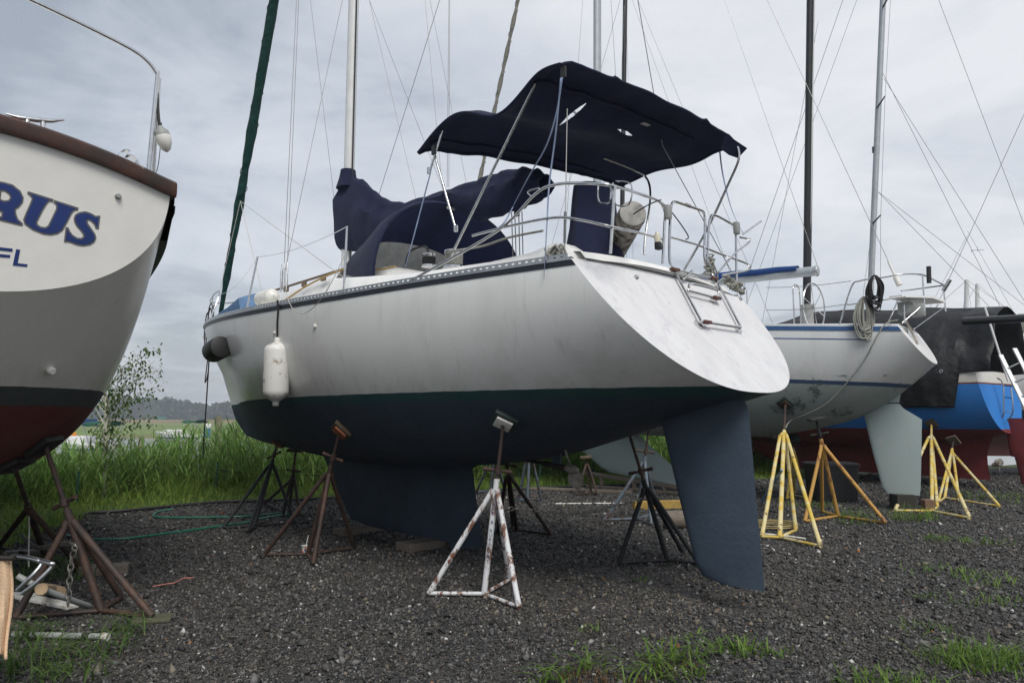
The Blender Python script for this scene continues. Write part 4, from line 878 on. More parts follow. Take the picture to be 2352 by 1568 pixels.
# ------------------------------------------------------------------ the boat whose transom carries blue letters
def left_boat():
    B = Boat('sailboat', 'white sailboat with wooden caprail, blue transom lettering and dark red bottom', -3.38, 4.13, 42); T = B.t
    xT = lin(3.10, 0., 2.30, .10); xS = tab([.6, 1.2, 1.8, 2.6, 3.5], [7.2, 8.3, 8.9, 9.4, 9.8])
    us = [0, .05, .10, .17, .26, .38, .52, .66, .8, .92, 1]
    mb = B.hull(us, [1.24, 1.33, 1.41, 1.51, 1.62, 1.70, 1.70, 1.5, 1.1, .5, .02], [3.09, 3.07, 3.05, 3.03, 3.01, 3.0, 3.02, 3.08, 3.18, 3.3, 3.4],
        [2.28, 1.76, 1.36, 1.08, .95, .88, .88, .92, .95, 1.05, 1.2], xT, xS, [2.4, 2.6, 2.8, 2.9, 2.9, 2.8, 2.5, 2.1, 1.8, 1.5, 1.4], [2.2, 2.2, 2.2, 2.2, 2.2, 2.2, 2.1, 2.0, 1.8, 1.6, 1.6])
    hm = hullmat('cream_red_hull', [(1.59, (.105, .022, .018)), (1.72, (.045, .056, .056)), (9, (.66, .65, .60))], .28, stain_amt=.3, worn=((.045, .040, .038), 1.6, 1.6, .60))
    mb.build('hull', hm, T); tr = B.transom(.20).build('transom', M('cream_gelcoat', (.70, .69, .65), .35, var=.04), T)
    B.deck(.2).build('deck', m_gel, T)
    foil([(1.05, 6.8, 2.6, .22), (.6, 6.2, 2.5, .2), (.12, 5.5, 2.4, .16)]).build('keel', M('red_antifouling', (.060, .014, .011), .75, var=.3), T)
    # caprail on the transom and along the sheer
    cr = []; n = 25
    for t in np.linspace(-1.015, 1.015, n):
        y = 1.255*t; z = 3.085+.20*(1-min(1, t*t)); x = xT(z); w = .045
        cr.append([(x-.035, y, z-.008), (x-.045, y, z+.02), (x-.042, y, z+.085), (x-.02, y, z+.105), (x+.10, y, z+.105), (x+.12, y, z+.085), (x+.12, y, z-.008)])
    mb = MB().grid(cr, closed_v=True); mb.f += [tuple(range(6, -1, -1)), tuple((n-1)*7+k for k in range(7))]; mb.build('caprail', m_caprail, T)
    B.sweep([(.05, 0.0), (.05, .09), (-.08, .09), (-.08, 0.0)], u0=.018).build('side_caprail', m_caprail, T)
    rs = B.zstrip(.03, .27, .055, u0=.022, u1=.9); rs.build('rub_strake', M('black_strake', (.010, .009, .009), .45, var=.3), T)
    B.zstrip(.0, .055, .062, u0=.022, u1=.9).build('strake_cap', m_caprail, T)
    # bronze chocks, cleat
    def onrail(px, py): q = B.atx(px, py, .03); return q
    for px, py, m in ((270, 352, 1), (317, 362, -1)):
        a = onrail(px, py); a[2] = 3.185+.20*(1-(a[1]/1.255)**2); rows = []
        for t in np.linspace(0, 1, 12):
            an = math.pi*.62*t; c = a+np.array([0, -m*.055*(1-math.cos(an))-(m*.0), .075*math.sin(an)]); rows.append([c+np.array([-.035, 0, 0]), c+np.array([.035, 0, 0]), c+np.array([.035, m*.006, -.006]), c+np.array([-.035, m*.006, -.006])])
        MB().grid(rows, closed_v=True).build('chock', m_steel, T)
    c = onrail(80, 293); c[2] = 3.19+.20*(1-(c[1]/1.255)**2); cl = MB(); d = np.array([0, 1., -.16]); d = nrm(d)
    cl.tube([c-d*.16+np.array([0, 0, .075]), c-d*.09+np.array([0, 0, .058]), c+np.array([0, 0, .055]), c+d*.09+np.array([0, 0, .058]), c+d*.16+np.array([0, 0, .075])], [.006, .014, .017, .014, .006], 10)
    for k in (-.05, .05): cl.tube([c+d*k-np.array([0, 0, .01]), c+d*k*.8+np.array([0, 0, .055])], [.022, .013], 10)
    cl.build('cleat', m_steel, T)
    # stern rail
    X = .10; rl = MB(); pts = [B.atx(-260, -150, X), B.atx(-60, -58, X), B.atx(70, 0, X), B.atx(200, 62, X), B.atx(300, 113, X), B.atx(340, 143, X), B.atx(362, 172, X)]
    rl.tube(catmull(pts, 7), .0145, 12); a = B.atx(363, 165, X); b = B.atx(341, 392, X); rl.tube([a, b], .0155, 12); b2 = B.atx(352, 395, X+.15); rl.tube([B.atx(366, 180, X+.02), b2], .013, 10)
    c2 = pts[0]; rl.tube([c2, c2+np.array([0, 0, -1.0])], .0155, 10); rl.build('stern_rail', m_steel, T)
    q = B.atx(270, 452, .02); MB().lathe(q-np.array([-.03, 0, 0]), q-np.array([.035, 0, 0]), [(0, .02), (.8, .02), (1, .014)], 14).build('drain_fitting', m_plasticg, T)
    h = B.hit(115, 848); q = B.loc(h[0]); MB().lathe(q, q+np.array([-.05, -.01, -.02]), [(0, .028), (.7, .03), (1, .02)], 14).build('through_hull', m_plastic, T)
    h = B.hit(185, 972)
    # lettering traced on the flat of the transom
    mg, mbm = M('letter_edge', (.11, .11, .11), .5, var=.05), M('letter_blue', (.006, .026, .14), .45, var=.1)
    def tq(zx, zy, off):
        px, py = zx*.22505, 352.8+zy*.22505; q = B.atx(px, py, .05); 
        for _ in range(4): q = B.atx(px, py, xT(q[2])-off)
        return q
    from mathutils.geometry import tessellate_polygon
    def offset(p, d):
        p = np.array(p, float); n = len(p); out = []; A = .5*sum(p[i][0]*p[(i+1) % n][1]-p[(i+1) % n][0]*p[i][1] for i in range(n)); s = 1 if A > 0 else -1
        for i in range(n):
            a, b, c = p[i-1], p[i], p[(i+1) % n]; e1, e2 = nrm(b-a), nrm(c-b); n1, n2 = np.array([-e1[1], e1[0]])*s, np.array([-e2[1], e2[0]])*s
            m = nrm(n1+n2); k = d/max(.5, m@n1); out.append(b+m*k)
        return out
    def letter(name, outer, holes=(), d=17, edge=True):
        layers = [(mg, [outer]+[offset(h, 0) for h in holes], .0025), (mbm, [offset(outer, d)]+[offset(h, -d) for h in holes], .0045)] if edge else [(mbm, [outer], .0025)]
        par = tr
        for mat, loops, off in layers:
            L3 = [[Vector((p[0], p[1], 0)) for p in lp] for lp in loops]; flat = [p for lp in loops for p in lp]; tri = tessellate_polygon(L3)
            top = [tq(p[0], p[1], off) for p in flat]; mb = MB().add(top, [tuple(t) for t in tri]); o = mb.build(name if par is tr else 'fill', mat, par, smooth=False)
            md = o.modifiers.new('t', 'SOLIDIFY'); md.thickness = .001; md.offset = 0; par = o if par is tr else par
    letter('letter', [(285, 383), (548, 465), (540, 497), (505, 492), (482, 512), (440, 580), (400, 660), (380, 700), (387, 725), (420, 745), (465, 750), (490, 732), (520, 672), (572, 562), (572, 525), (546, 503), (553, 472), (803, 552), (793, 583), (762, 584), (735, 612), (690, 700), (640, 788), (590, 820), (520, 835), (440, 825), (330, 780), (250, 722), (236, 672), (260, 610), (308, 505), (325, 457), (300, 427), (277, 410)])
    letter('letter', [(1025, 632), (1008, 772), (975, 766), (962, 728), (935, 698), (908, 682), (894, 690), (902, 716), (940, 770), (975, 822), (985, 862), (965, 906), (920, 935), (850, 947), (780, 935), (722, 912), (690, 904), (667, 910), (652, 900), (670, 750), (700, 753), (716, 792), (745, 830), (790, 858), (828, 860), (848, 848), (848, 825), (820, 788), (780, 744), (757, 700), (751, 660), (766, 622), (810, 597), (870, 587), (930, 606), (975, 634), (1000, 633)])
    letter('letter', [(-120, 262), (40, 290), (130, 315), (210, 380), (243, 450), (235, 500), (195, 550), (162, 570), (167, 620), (187, 668), (235, 712), (232, 740), (180, 730), (10, 687), (-40, 672), (-40, 640), (12, 640), (18, 600), (-20, 590), (-60, 660), (-120, 650)], [[(15, 385), (50, 387), (92, 420), (103, 450), (85, 474), (40, 478), (6, 463)]])
    letter('letter', [(-80, 945), (130, 970), (126, 1000), (-30, 984), (-36, 1022), (105, 1034), (100, 1063), (-42, 1052), (-60, 1120), (-105, 1115)], edge=False)
    letter('letter', [(165, 975), (206, 980), (180, 1118), (281, 1129), (276, 1155), (130, 1140)], edge=False)
    return B
LEFT = left_boat()
# man-overboard light hanging from the stern rail
a, b = LEFT.w(LEFT.atx(368, 292, .1)), LEFT.w(LEFT.atx(384, 350, .1)); t = thing('strobe_light', 'white and grey egg-shaped marine light hanging upside down on the stern rail', 'light', b)
MB().lathe(a+(b-a)*.30, b, [(0, .050), (.15, .055), (.5, .050), (.85, .030), (.97, .012), (1, .002)], 18).build('lens', m_plastic, t, world=True)
MB().lathe(a-(b-a)*.05, a+(b-a)*.32, [(0, .014), (.3, .026), (.6, .048), (1, .053)], 18).build('cap', m_plasticg, t, world=True)
MB().tube(catmull([a, LEFT.w(LEFT.atx(364, 270, .1)), LEFT.w(LEFT.atx(360, 200, .1))], 6), .011, 6).build('holder', m_black, t, world=True)
MB().tube(catmull([a, LEFT.w(LEFT.atx(371, 285, .12)), LEFT.w(LEFT.atx(367, 350, .12)), LEFT.w(LEFT.atx(362, 385, .12)), LEFT.w(LEFT.atx(356, 400, .12))], 6), .003, 5).build('cable', m_black, t, world=True)

# ------------------------------------------------------------------ white sailboat with blue toe rail
def second_boat():
    B = Boat('sailboat', 'white sailboat with blue perforated toe rail and worn pale green bottom', 6.9, 11.5, 50); T = B.t
    xT = lin(3.0, .40, 2.38, .02); xS = tab([1.2, 2.0, 2.6, 3.6], [9.3, 10.2, 10.8, 11.35]); us = [0, .06, .14, .25, .38, .52, .66, .8, .92, 1]
    mb = B.hull(us, [.84, 1.0, 1.20, 1.45, 1.64, 1.70, 1.52, 1.08, .5, .02], [2.97, 3.01, 3.07, 3.14, 3.2, 3.27, 3.33, 3.42, 3.5, 3.56], [2.38, 2.02, 1.62, 1.32, 1.15, 1.12, 1.18, 1.32, 1.6, 1.9], xT, xS,
        [2.2, 2.2, 2.2, 2.2, 2.2, 2.2, 2.1, 1.9, 1.6, 1.5], [2, 2, 2, 2, 2, 2, 2, 1.8, 1.7, 1.6])
    hm = hullmat('white_green_hull', [(1.965, (.27, .315, .30)), (2.03, (.028, .06, .13)), (9, (.60, .62, .62))], .35, stain_amt=.5, worn=((.055, .085, .085), 2.6, 2.2, .55), slope=.06)
    mb.build('hull', hm, T); B.transom(.05).build('transom', m_gel, T); B.deck(.1).build('deck', m_gel, T)
    m_bp = hullmat('worn_green_paint', [(9, (.33, .40, .395))], .7, stain_amt=.4, worn=((.42, .42, .41), 2.4, 9, .60))
    foil([(1.4, 7.9, 5.75, .18), (1.01, 7.3, 5.35, .17), (.73, 6.9, 5.0, .16), (.45, 6.5, 4.65, .14), (.34, 6.3, 4.5, .12), (.2, 5.2, 4.35, .10), (.14, 4.55, 4.27, .08)]).build('keel', m_bp, T)
    # rudder with a clipped upper aft corner
    foil([(1.74, 1.08, .58, .05), (1.66, 1.17, .52, .06), (1.48, 1.12, .26, .06), (.9, 1.02, .30, .05), (.36, .91, .34, .04), (.25, .84, .36, .03)]).build('rudder', m_bp, T)
    foil([(2.36, 1.5, .10, .10), (2.2, 1.6, .35, .09), (2.08, 1.7, .52, .08), (1.9, 1.8, .55, .07), (1.76, 1.6, .58, .05)]).build('skeg', m_bp, T)
    B.zstrip(.035, .105, .012).build('toe_rail_band', M('blue_rail', (.018, .075, .20), .5, var=.2), T)
    hl = MB(); 
    for u in np.linspace(.01, .62, 62):
        for sd in (1,):
            a, b = B.pt(u, sd), B.pt(u+.004, sd); a[2] -= .07; b[2] -= .07; d = nrm(b-a); c = a+np.array([0, sd*.014, 0]); up = np.array([0, 0, 1.])
            ring = [c+d*.032*math.cos(t)+up*.020*math.sin(t) for t in np.linspace(0, 6.28, 9)[:-1]]; hl.add(ring+[q-np.array([0, sd*.004, 0]) for q in ring], [tuple(range(8))]+[(i, (i+1) % 8, 8+(i+1) % 8, 8+i) for i in range(8)])
    o = hl.build('rail_slots', m_plastic, T, smooth=False); o['kind'] = 'stuff'
    B.zstrip(.245, .262, .003, sides=(1,), u0=.05, u1=.45).build('cove_stripe', bpy.data.materials['blue_rail'], T)
    q = B.at(2082, 762, .42); MB().lathe(q+np.array([.02, 0, 0]), q-np.array([.015, 0, 0]), [(0, .075), (.7, .075), (1, .06)], 18).build('exhaust_port', m_plasticg, T)
    # cabin and coaming
    rows = []
    for x, hw, z in ((3.6, .95, 3.1), (3.65, .95, 3.5), (6.0, .92, 3.6), (7.8, .65, 3.58), (8.2, .55, 3.3)): rows.append([(x, hw*t*(1-.0), z if abs(t) < .99 else 3.05) for t in np.linspace(-1, 1, 11)])
    MB().grid(rows).build('cabin', m_gel, T)
    # mast, boom, blue cover, furled sail, stays
    ma, mt = B.at(1369, 560), B.at(1372, 0); ma[2] = 3.3; top = ma+(mt-ma)*(17.0-3.3)/(mt[2]-3.3); MB().tube([ma, top], .105, 16, flat=.8).build('mast', m_mastgrey, T)
    be, b0 = B.at(1876, 622), B.at(1560, 628); b0[0] = ma[0]-.12; b0[2] = be[2]+.12
    MB().tube([b0, be], .072, 16, flat=1.25).build('boom', m_mastgrey, T); MB().lathe(be+np.array([.02, 0, 0]), be-np.array([.03, 0, 0]), [(0, .10), (.6, .10), (1, .08)], 16).build('boom_end', m_alum, T)
    rows = []
    for i, t in enumerate(np.linspace(0, .93, 34)):
        c = b0+(be-b0)*t+np.array([0, 0, .06]); hh = .17-.10*t; rows.append([c+np.array([0, .10*math.sin(a)*(1+.1*math.sin(i)), hh*math.cos(a)+.006*math.sin(i*1.1)]) for a in np.linspace(-2.0, 2.0, 13)])
    MB().grid(rows).build('sail_cover', m_blue, T)
    w = .005
    def line(name, a, b, ext=1., r=w, y=0., mat=m_wire):
        p, q = B.at(*a, y), B.at(*b, y); MB().tube([p, p+(q-p)*ext], r, 4).build(name, mat, T)
    line('topping_lift', (1878, 612), (1665, 0), 1.3); line('backstay', (2066, 655), (1762, 0), 1.3)
    bq = B.at(2066, 655); bt = B.at(2040, 600); MB().tube([bq, bq+(bt-bq)*.35, bq+(bt-bq)*.36, bt], [.05, .045, .022, .018], 10).build('backstay_adjuster', m_plastic, T)
    p, q = B.at(1102, 412), B.at(1190, 0); d = nrm(q-p); lo = p-d*4.1; n = 82; pts = [lo+d*(k*.165) for k in range(n)]; o = MB().tube(pts, [.05+.012*math.sin(k*1.3) for k in range(n)], 10).build('furled_headsail', m_greysail, T)
    hel = [lo+d*(k*.028)+.056*np.array([math.cos(k*.45), math.sin(k*.45), 0]) for k in range(470)]; MB().tube(hel, .008, 4).build('sail_edge', m_greysail, o)
    for yb, px in ((1.5, 1285), (1.5, 1300), (-1.5, 1455), (-1.5, 1330)):
        a = np.array([ma[0], yb, 3.05]); MB().tube([a, np.array([ma[0]-.1, yb*.62, 8.2]), top-np.array([0, 0, .5])], w, 4).build('shroud', m_wire, T)
    sp = MB(); sp.tube([(ma[0]-.05, -.95, 8.2), (ma[0], 0, 8.15), (ma[0]-.05, .95, 8.2)], .025, 8); sp.build('spreader', m_mastgrey, T)
    # pushpit with seat platform, boxes underneath, rod holders
    pp = MB(); f = lambda px, py, y=.7: B.at(px, py, y)
    pp.tube(catmull([B.rail(f(1928, 738, 1.0)[0], 1, 0, .04), f(1955, 660, .98), f(1975, 645, .96), f(2030, 637, .88), f(2075, 630, .78), f(2118, 631, .45), f(2150, 645, -.2), f(2168, 655, -.6)], 6), .0135, 8); pp.tube(catmull([f(1946, 700, .98), f(2020, 690, .88), f(2080, 680, .76)], 5), .012, 8)
    pp.tube([f(2119, 632, .45), f(2124, 715, .45)], .0135, 8); pp.tube([f(2167, 655, -.6), f(2172, 715, -.6)], .0135, 8); pp.tube([f(2070, 668, .5), f(2168, 655, -.6)], .0125, 8)
    pp.tube([f(2062, 690, .74), f(2040, 742, .78)], .012, 8); pp.tube([f(2076, 700, .7), f(2078, 742, .7)], .012, 8); pp.tube([f(2120, 700, .5), f(2072, 742, .72)], .012, 8); pp.tube([f(2168, 706, -.1), f(2100, 755, .5)], .012, 8)
    pp.build('pushpit', m_steel, T)
    sh = [f(2042, 684, .75), f(2080, 677, .1), f(2118, 677, -.3), f(2172, 703, -.3), f(2145, 712, .35), f(2072, 692, .8)]; z = np.mean([q[2] for q in sh]); sh = [np.array([q[0], q[1], z]) for q in sh]
    MB().add([q+np.array([0, 0, .0]) for q in sh]+[q+np.array([0, 0, .035]) for q in sh], [tuple(range(5, -1, -1)), tuple(range(6, 12))]+[(i, (i+1) % 6, 6+(i+1) % 6, 6+i) for i in range(6)]).build('seat_platform', m_gel, T, smooth=False)
    for px, py, sx in ((2080, 708, .20), (2108, 713, .18)): MB().box(f(px, py, .45), (.20, sx, .20), bev=.02).build('locker_box', m_plasticg, T)
    MB().tube([f(2133, 612, .35), f(2134, 650, .35)], .035, 14).build('rod_holder', m_black, T); MB().tube([f(2182, 642, -.6), f(2166, 668, -.6)], .035, 14).build('rod_holder', m_steel, T)
    fd = MB(); fd.bar(f(2078, 730, .5), f(2108, 790, .35), .018, 6); fd.build('folding_step', M('worn_board', (.42, .38, .32), .7, var=.3), T)
    # stanchions, lifelines, wheel and pedestal
    ll = MB()
    def sagl(a, b, s=.03): return [a+(b-a)*t-np.array([0, 0, s*4*t*(1-t)]) for t in np.linspace(0, 1, 8)]
    for z1, z2 in (((1760, 660), (1955, 645)), ((1760, 712), (1948, 698))): ll.tube(sagl(B.at(*z1, 1.35), B.at(*z2, 1.15)), .005, 5)
    ll.build('lifeline', m_wire, T)
    for x in (2.6, 4.3): MB().bar(B.rail(x, 1, 0, .05), B.rail(x, 1, .6, .07), .012, 8).build('stanchion', m_steel, T)
    wc = B.at(1870, 705, .1); wh = MB(); wh.tube([wc+.43*np.array([.12*math.cos(t), math.cos(t), math.sin(t)]) for t in np.linspace(0, 2*math.pi, 41)[:-1]], .014, 8, closed=True)
    for k in range(6): a = k*math.pi/3+.3; wh.bar(wc, wc+.43*np.array([.12*math.cos(a), math.cos(a), math.sin(a)]), .007, 6)
    wh.build('steering_wheel', m_steel, T)
    pd = MB().lathe(wc+np.array([.12, 0, -.65]), wc+np.array([.12, 0, .05]), [(0, .16), (.2, .11), (.8, .10), (1, .12)], 14).build('pedestal', m_plasticg, T)
    MB().tube(catmull([wc+np.array([.3, .18, -.6]), wc+np.array([.3, .18, .25]), wc+np.array([.3, .12, .40]), wc+np.array([.3, 0, .44]), wc+np.array([.3, -.12, .40]), wc+np.array([.3, -.18, .25]), wc+np.array([.3, -.18, -.6])], 5), .014, 8).build('guard_rail', m_steel, T)
    # propeller and shaft under the counter
    pc = B.at(1782, 1004); MB().tube([pc+np.array([.9, 0, .16]), pc], .02, 8).build('propeller_shaft', m_alum, T); MB().box(pc+np.array([.28, 0, .15]), (.10, .03, .3)).build('shaft_strut', m_plasticg, T)
    pr = MB().lathe(pc+np.array([.05, 0, 0]), pc-np.array([.10, 0, 0]), [(0, .03), (.5, .035), (1, .01)], 10).build('propeller', bpy.data.materials['bronze_grey'], T)
    for k in range(2):
        a = R(20+180*k); rows = [[pc+np.array([-.02-w_*.6, r*math.cos(a)-w_*math.sin(a), r*math.sin(a)+w_*math.cos(a)]) for w_ in (-.05*s_, .05*s_)] for r, s_ in ((.03, .5), (.1, 1), (.17, .9), (.2, .3))]
        b_ = MB().grid(rows).build('blade', bpy.data.materials['bronze_grey'], pr); b_.modifiers.new('t', 'SOLIDIFY').thickness = .008
    return B
SECOND = second_boat()
def coil(name, label, B, px, py, x, h, r, mat, n, rr, seed):
    q = random.Random(seed); c = B.w(B.at(px, py, x)); mb = MB()
    for k in range(n):
        w = r*q.uniform(.4, 1.1); hh = h*q.uniform(.6, 1.05); o = np.array([q.uniform(-.04, .04), q.uniform(-.03, .03), 0])
        mb.tube(catmull([c+o*.3, c+o+np.array([-w*.7, 0, -hh*.45]), c+o+np.array([-w*.45, .02, -hh*.9]), c+o+np.array([0, 0, -hh]), c+o+np.array([w*.5, .02, -hh*.88]), c+o+np.array([w*.6, 0, -hh*.4])], 5, closed=True), rr, 5, closed=True)
    solo(mb, name, mat, label, 'rope')
coil('rope_coil', 'grey rope hank hanging from the rail of the blue-railed boat', SECOND, 1984, 682, 1.0, .68, .20, m_rope, 18, .013, 1)
coil('rope_coil', 'tangled black rope hank hanging from the rail of the blue-railed boat', SECOND, 2008, 632, .98, .55, .17, m_ropeblk, 22, .008, 2)
mb = MB(); sq = lambda px, py, y: SECOND.w(SECOND.at(px, py, y)); e = SECOND.hit(1812, 965)[0]; e = np.array(e)-np.array([0, .08, .02]) if e is not None else P(1800, 973, 10.)
mb.tube(catmull([sq(2062, 735, .8), sq(2032, 745, .98), sq(2005, 790, 1.02), *[np.array(h_[0])-np.array([0, .07, 0]) for h_ in (SECOND.hit(1985, 820), SECOND.hit(1955, 862), SECOND.hit(1900, 922), SECOND.hit(1850, 950), SECOND.hit(1812, 966)) if h_[0] is not None], P(1803, 985, e[1]-.2)], 6), .011, 6); solo(mb, 'mooring_rope', m_rope, 'old grey rope drooping from the stern of the blue-railed boat to a yellow stand', 'rope')

# ------------------------------------------------------------------ blue sailboat under a black tarpaulin
def blue_boat():
    B = Boat('sailboat', 'bright blue sailboat with long dark red keel', 10.7, 14.47, 35); T = B.t
    xT = lin(2.4, .72, 1.2, .52); xS = tab([1., 1.6, 2.6], [8.3, 8.9, 9.7]); us = [0, .1, .25, .4, .55, .7, .85, .95, 1]
    mb = B.hull(us, [.98, 1.15, 1.36, 1.48, 1.5, 1.35, .92, .42, .02], [2.42, 2.40, 2.38, 2.38, 2.42, 2.48, 2.58, 2.66, 2.7], [1.18, 1.05, .9, .82, .8, .85, .95, 1.05, 1.15], xT, xS, [2.5, 2.5, 2.5, 2.5, 2.4, 2.2, 1.9, 1.6, 1.5], [2.1]*9)
    hm = hullmat('blue_red_hull', [(1.27, (.16, .021, .022)), (2.20, (.014, .17, .52)), (2.235, (.13, .035, .02)), (9, (.60, .58, .54))], .3, stain_amt=.3)
    mb.build('hull', hm, T); B.transom(.06).build('transom', hm, T); B.deck(.08).build('deck', m_gel, T)
    m_red = M('red_bottom', (.16, .021, .022), .7, var=.25, vs=3)
    foil([(1.15, 8.0, .85, .26), (.9, 7.8, .95, .22), (.72, 7.3, 1.0, .19), (.5, 6.6, 1.0, .17), (.2, 5.8, .98, .15)]).build('keel', m_red, T)
    foil([(1.5, .62, .30, .04), (1.0, .60, .12, .045), (.72, .58, .02, .045), (.70, .50, .02, .045), (.15, .40, -.05, .04)]).build('rudder', m_red, T)
    c = np.array([.80, 0, .52]); pr = MB().lathe(c+np.array([.12, 0, 0]), c-np.array([.06, 0, 0]), [(0, .04), (.7, .035), (1, .01)], 10).build('propeller', bpy.data.materials['bronze_grey'], T)
    for k in range(3):
        a = R(30+120*k); rows = [[c+np.array([-w_*.5, r*math.cos(a)-w_*math.sin(a), r*math.sin(a)+w_*math.cos(a)]) for w_ in (-.06*s_, .06*s_)] for r, s_ in ((.03, .5), (.1, 1), (.17, .9), (.2, .3))]
        b_ = MB().grid(rows).build('blade', bpy.data.materials['bronze_grey'], pr); b_.modifiers.new('t', 'SOLIDIFY').thickness = .008
    # stern ladder folded on the transom
    f = lambda px, py: B.at(px, py, .30); ld = MB(); ld.tube(catmull([f(2290, 868), f(2303, 880), f(2305, 930), f(2303, 955), f(2286, 962)], 5), .016, 8); ld.tube(catmull([f(2322, 890), f(2326, 945), f(2312, 966)], 5), .016, 8)
    for y in (885, 912, 945): ld.bar(f(2304, y), f(2325, y+2), .013, 8)
    ld.build('stern_ladder', m_steel, T)
    a, t = B.at(1853, 700), B.at(1862, 0); d = (t-a)/(t[2]-a[2]); m0 = a+d*(2.4-a[2]); tp = a+d*(16.5-a[2]); mo = MB().tube([m0, tp], .125, 16, flat=.75).build('mast', m_mastblack, T)
    MB().tube([m0+np.array([-.12, .0, 1.0]), tp-np.array([.12, 0, .2])], .02, 6).build('sail_track', m_alumw, mo)
    for p, q in (((1780, 520), (1968, 0)), ((1760, 690), (1842, 250))): A, Bq = B.at(*p), B.at(*q); A = A-(Bq-A)/(Bq[2]-A[2])*(A[2]-2.4); MB().tube([A, A+(Bq-A)*1.3], .006, 4).build('stay', m_wire, T)
    pl = MB(); pl.bar(B.at(2262, 705, 1.0), B.at(2316, 876, 1.0), .022, 8); pl.build('cover_pole', m_alumw, T); 
    bo = MB(); bo.tube([B.at(2215, 737, 1.6), B.at(2420, 728, 2.6)], .075, 14); bo.build('boom', m_mastblack, T)
    return B
BLUE = blue_boat()
B = BLUE; t = thing('tarpaulin', 'black tarpaulin draped over the blue boat and tied down', 'tarpaulin', B.o, math.pi/2+R(35)); rows = []
for i, x in enumerate(np.linspace(.42, 7.2, 60)):
    u = B.u_at(min(max(x, .8), 8)); w = B.pt(u, 1)[1]; r = []; zr = 3.84+.10*min(x-.4, 4.2)-.012*math.sin(i*.35)-max(0, x-5)*.2; zb = 1.72 if x > 1.02 else 2.40
    prof = [(0, zr), (.06, zr-.03), (.5, zr-.32), (w*.85, 3.05), (w+.06, 2.5), (w+.07, 2.2), (w+.05, 1.95), (w+.03, zb)]
    if x <= 1.02: prof = [(0, zr), (.25, zr-.08), (.6, zr-.3), (w*.75, 3.05), (w*.9, 2.85), (w, 2.7), (w+.04, 2.55), (w+.05, 2.45)]
    pts = [np.array([x, y, z]) for y, z in prof]; cc = catmull(pts, 4)
    for k, q in enumerate(cc): q = q.copy(); q[1] += (.03*math.sin(i*.55+k*.12)+.022*math.sin(i*1.9+k*.3))*min(1, k/12); q[2] += .012*math.sin(i*.5+k*.3); r.append(q)
    rows.append([q*np.array([1, -1, 1]) for q in r[:0:-1]]+r)
o = MB().grid(rows).build('sheet', m_tarp, t); o.modifiers.new('t', 'SOLIDIFY').thickness = .004
eye = MB().tube([np.array([1.1, 1.62, 2.45])+.03*np.array([math.cos(a), 0, math.sin(a)]) for a in np.linspace(0, 2*math.pi, 13)[:-1]], .008, 5, closed=True).build('grommet', m_steel, t)

# ------------------------------------------------------------------ boats standing farther back: hulls behind, masts and wires in view
def far_boat(label, mpx, Y, hd, top_px, lean_px, matm, hullcol, bottom, spread=True, mh=15., L=9.5, stays=(), extra=None, zs=2.7):
    x0 = P(mpx, 700, Y)[0]; a = R(hd); f = np.array([-math.sin(a), math.cos(a)]); o = np.array([x0, Y])-f*5.0
    B = Boat('sailboat', label, o[0], o[1], hd, None); T = B.t; k = L/9.5
    mb = B.hull([0, .12, .3, .5, .7, .88, 1], [.9*k, 1.2*k, 1.45*k, 1.5*k, 1.25*k, .6*k, .02], [zs, zs-.03, zs-.03, zs, zs+.08, zs+.2, zs+.3], [1.75, 1.45, 1.1, 1.0, 1.05, 1.2, 1.4], lin(zs, .3, 1.7, 0), tab([1.2, 2, 3.1], [L-1, L-.5, L]), [2.3, 2.3, 2.4, 2.4, 2.1, 1.7, 1.5], [2.]*7, 30, 12)
    mb.build('hull', hullmat('hull_'+str(mpx), [(1.7, bottom), (9, hullcol)], .35), T); B.transom(.05).build('transom', m_gel, T); B.deck(.08).build('deck', m_gel, T)
    foil([(1.2, 6.2*k, 3.2*k, .2), (.1, 5.3*k, 3.0*k, .15)]).build('keel', M('keel_'+str(mpx), bottom, .7), T)
    A = B.at(mpx, 640); q = B.at(lean_px, 0); d = (q-A)/(q[2]-A[2]); m0 = A+d*(zs-A[2]); tp = A+d*(mh-A[2])
    mo = MB().tube([m0, tp], .095, 14, flat=.85).build('mast', matm, T)
    for px, py in (spread or ()):
        c = B.at(px, py); MB().tube([c+np.array([-.12, .62, .08]), c, c+np.array([-.12, -.62, .02])], [.018, .03, .018], 8).build('spreader', m_mastblack, mo)
    for sd in (1, -1):
        b = np.array([m0[0]-.1, sd*1.35*k, zs]); pts = [b]
        if spread: 
            for px, py in sorted(spread, key=lambda s: -s[1]): pts.append(B.at(px, py)+np.array([-.12, sd*.62, .06]))
        MB().tube(pts+[tp], .005, 4).build('shroud', m_wire, T); MB().tube([b+np.array([.3, 0, 0]), m0+d*min(4.5, mh*.4)], .005, 4).build('shroud', m_wire, T)
    for s_ in stays: A0, A1 = B.at(*s_[0]), B.at(*s_[1]); A0 = A0-(A1-A0)/(A1[2]-A0[2])*(A0[2]-zs); MB().tube([A0, A1], .006, 4).build('stay', m_wire, T)
    MB().tube([B.rail(L-.3, 1)*np.array([1, 0, 1]), tp], .007, 4).build('forestay', m_wire, T); MB().tube([np.array([.3, 0, zs]), tp], .006, 4).build('backstay', m_wire, T)
    if extra: extra(B, T, m0, mo)
    return B
def ex_a(B, T, m0, mo):
    c = B.at(2008, 344); MB().box(c+np.array([0, 0, 0]), (.10, .10, .16)).build('deck_light', m_black, mo)
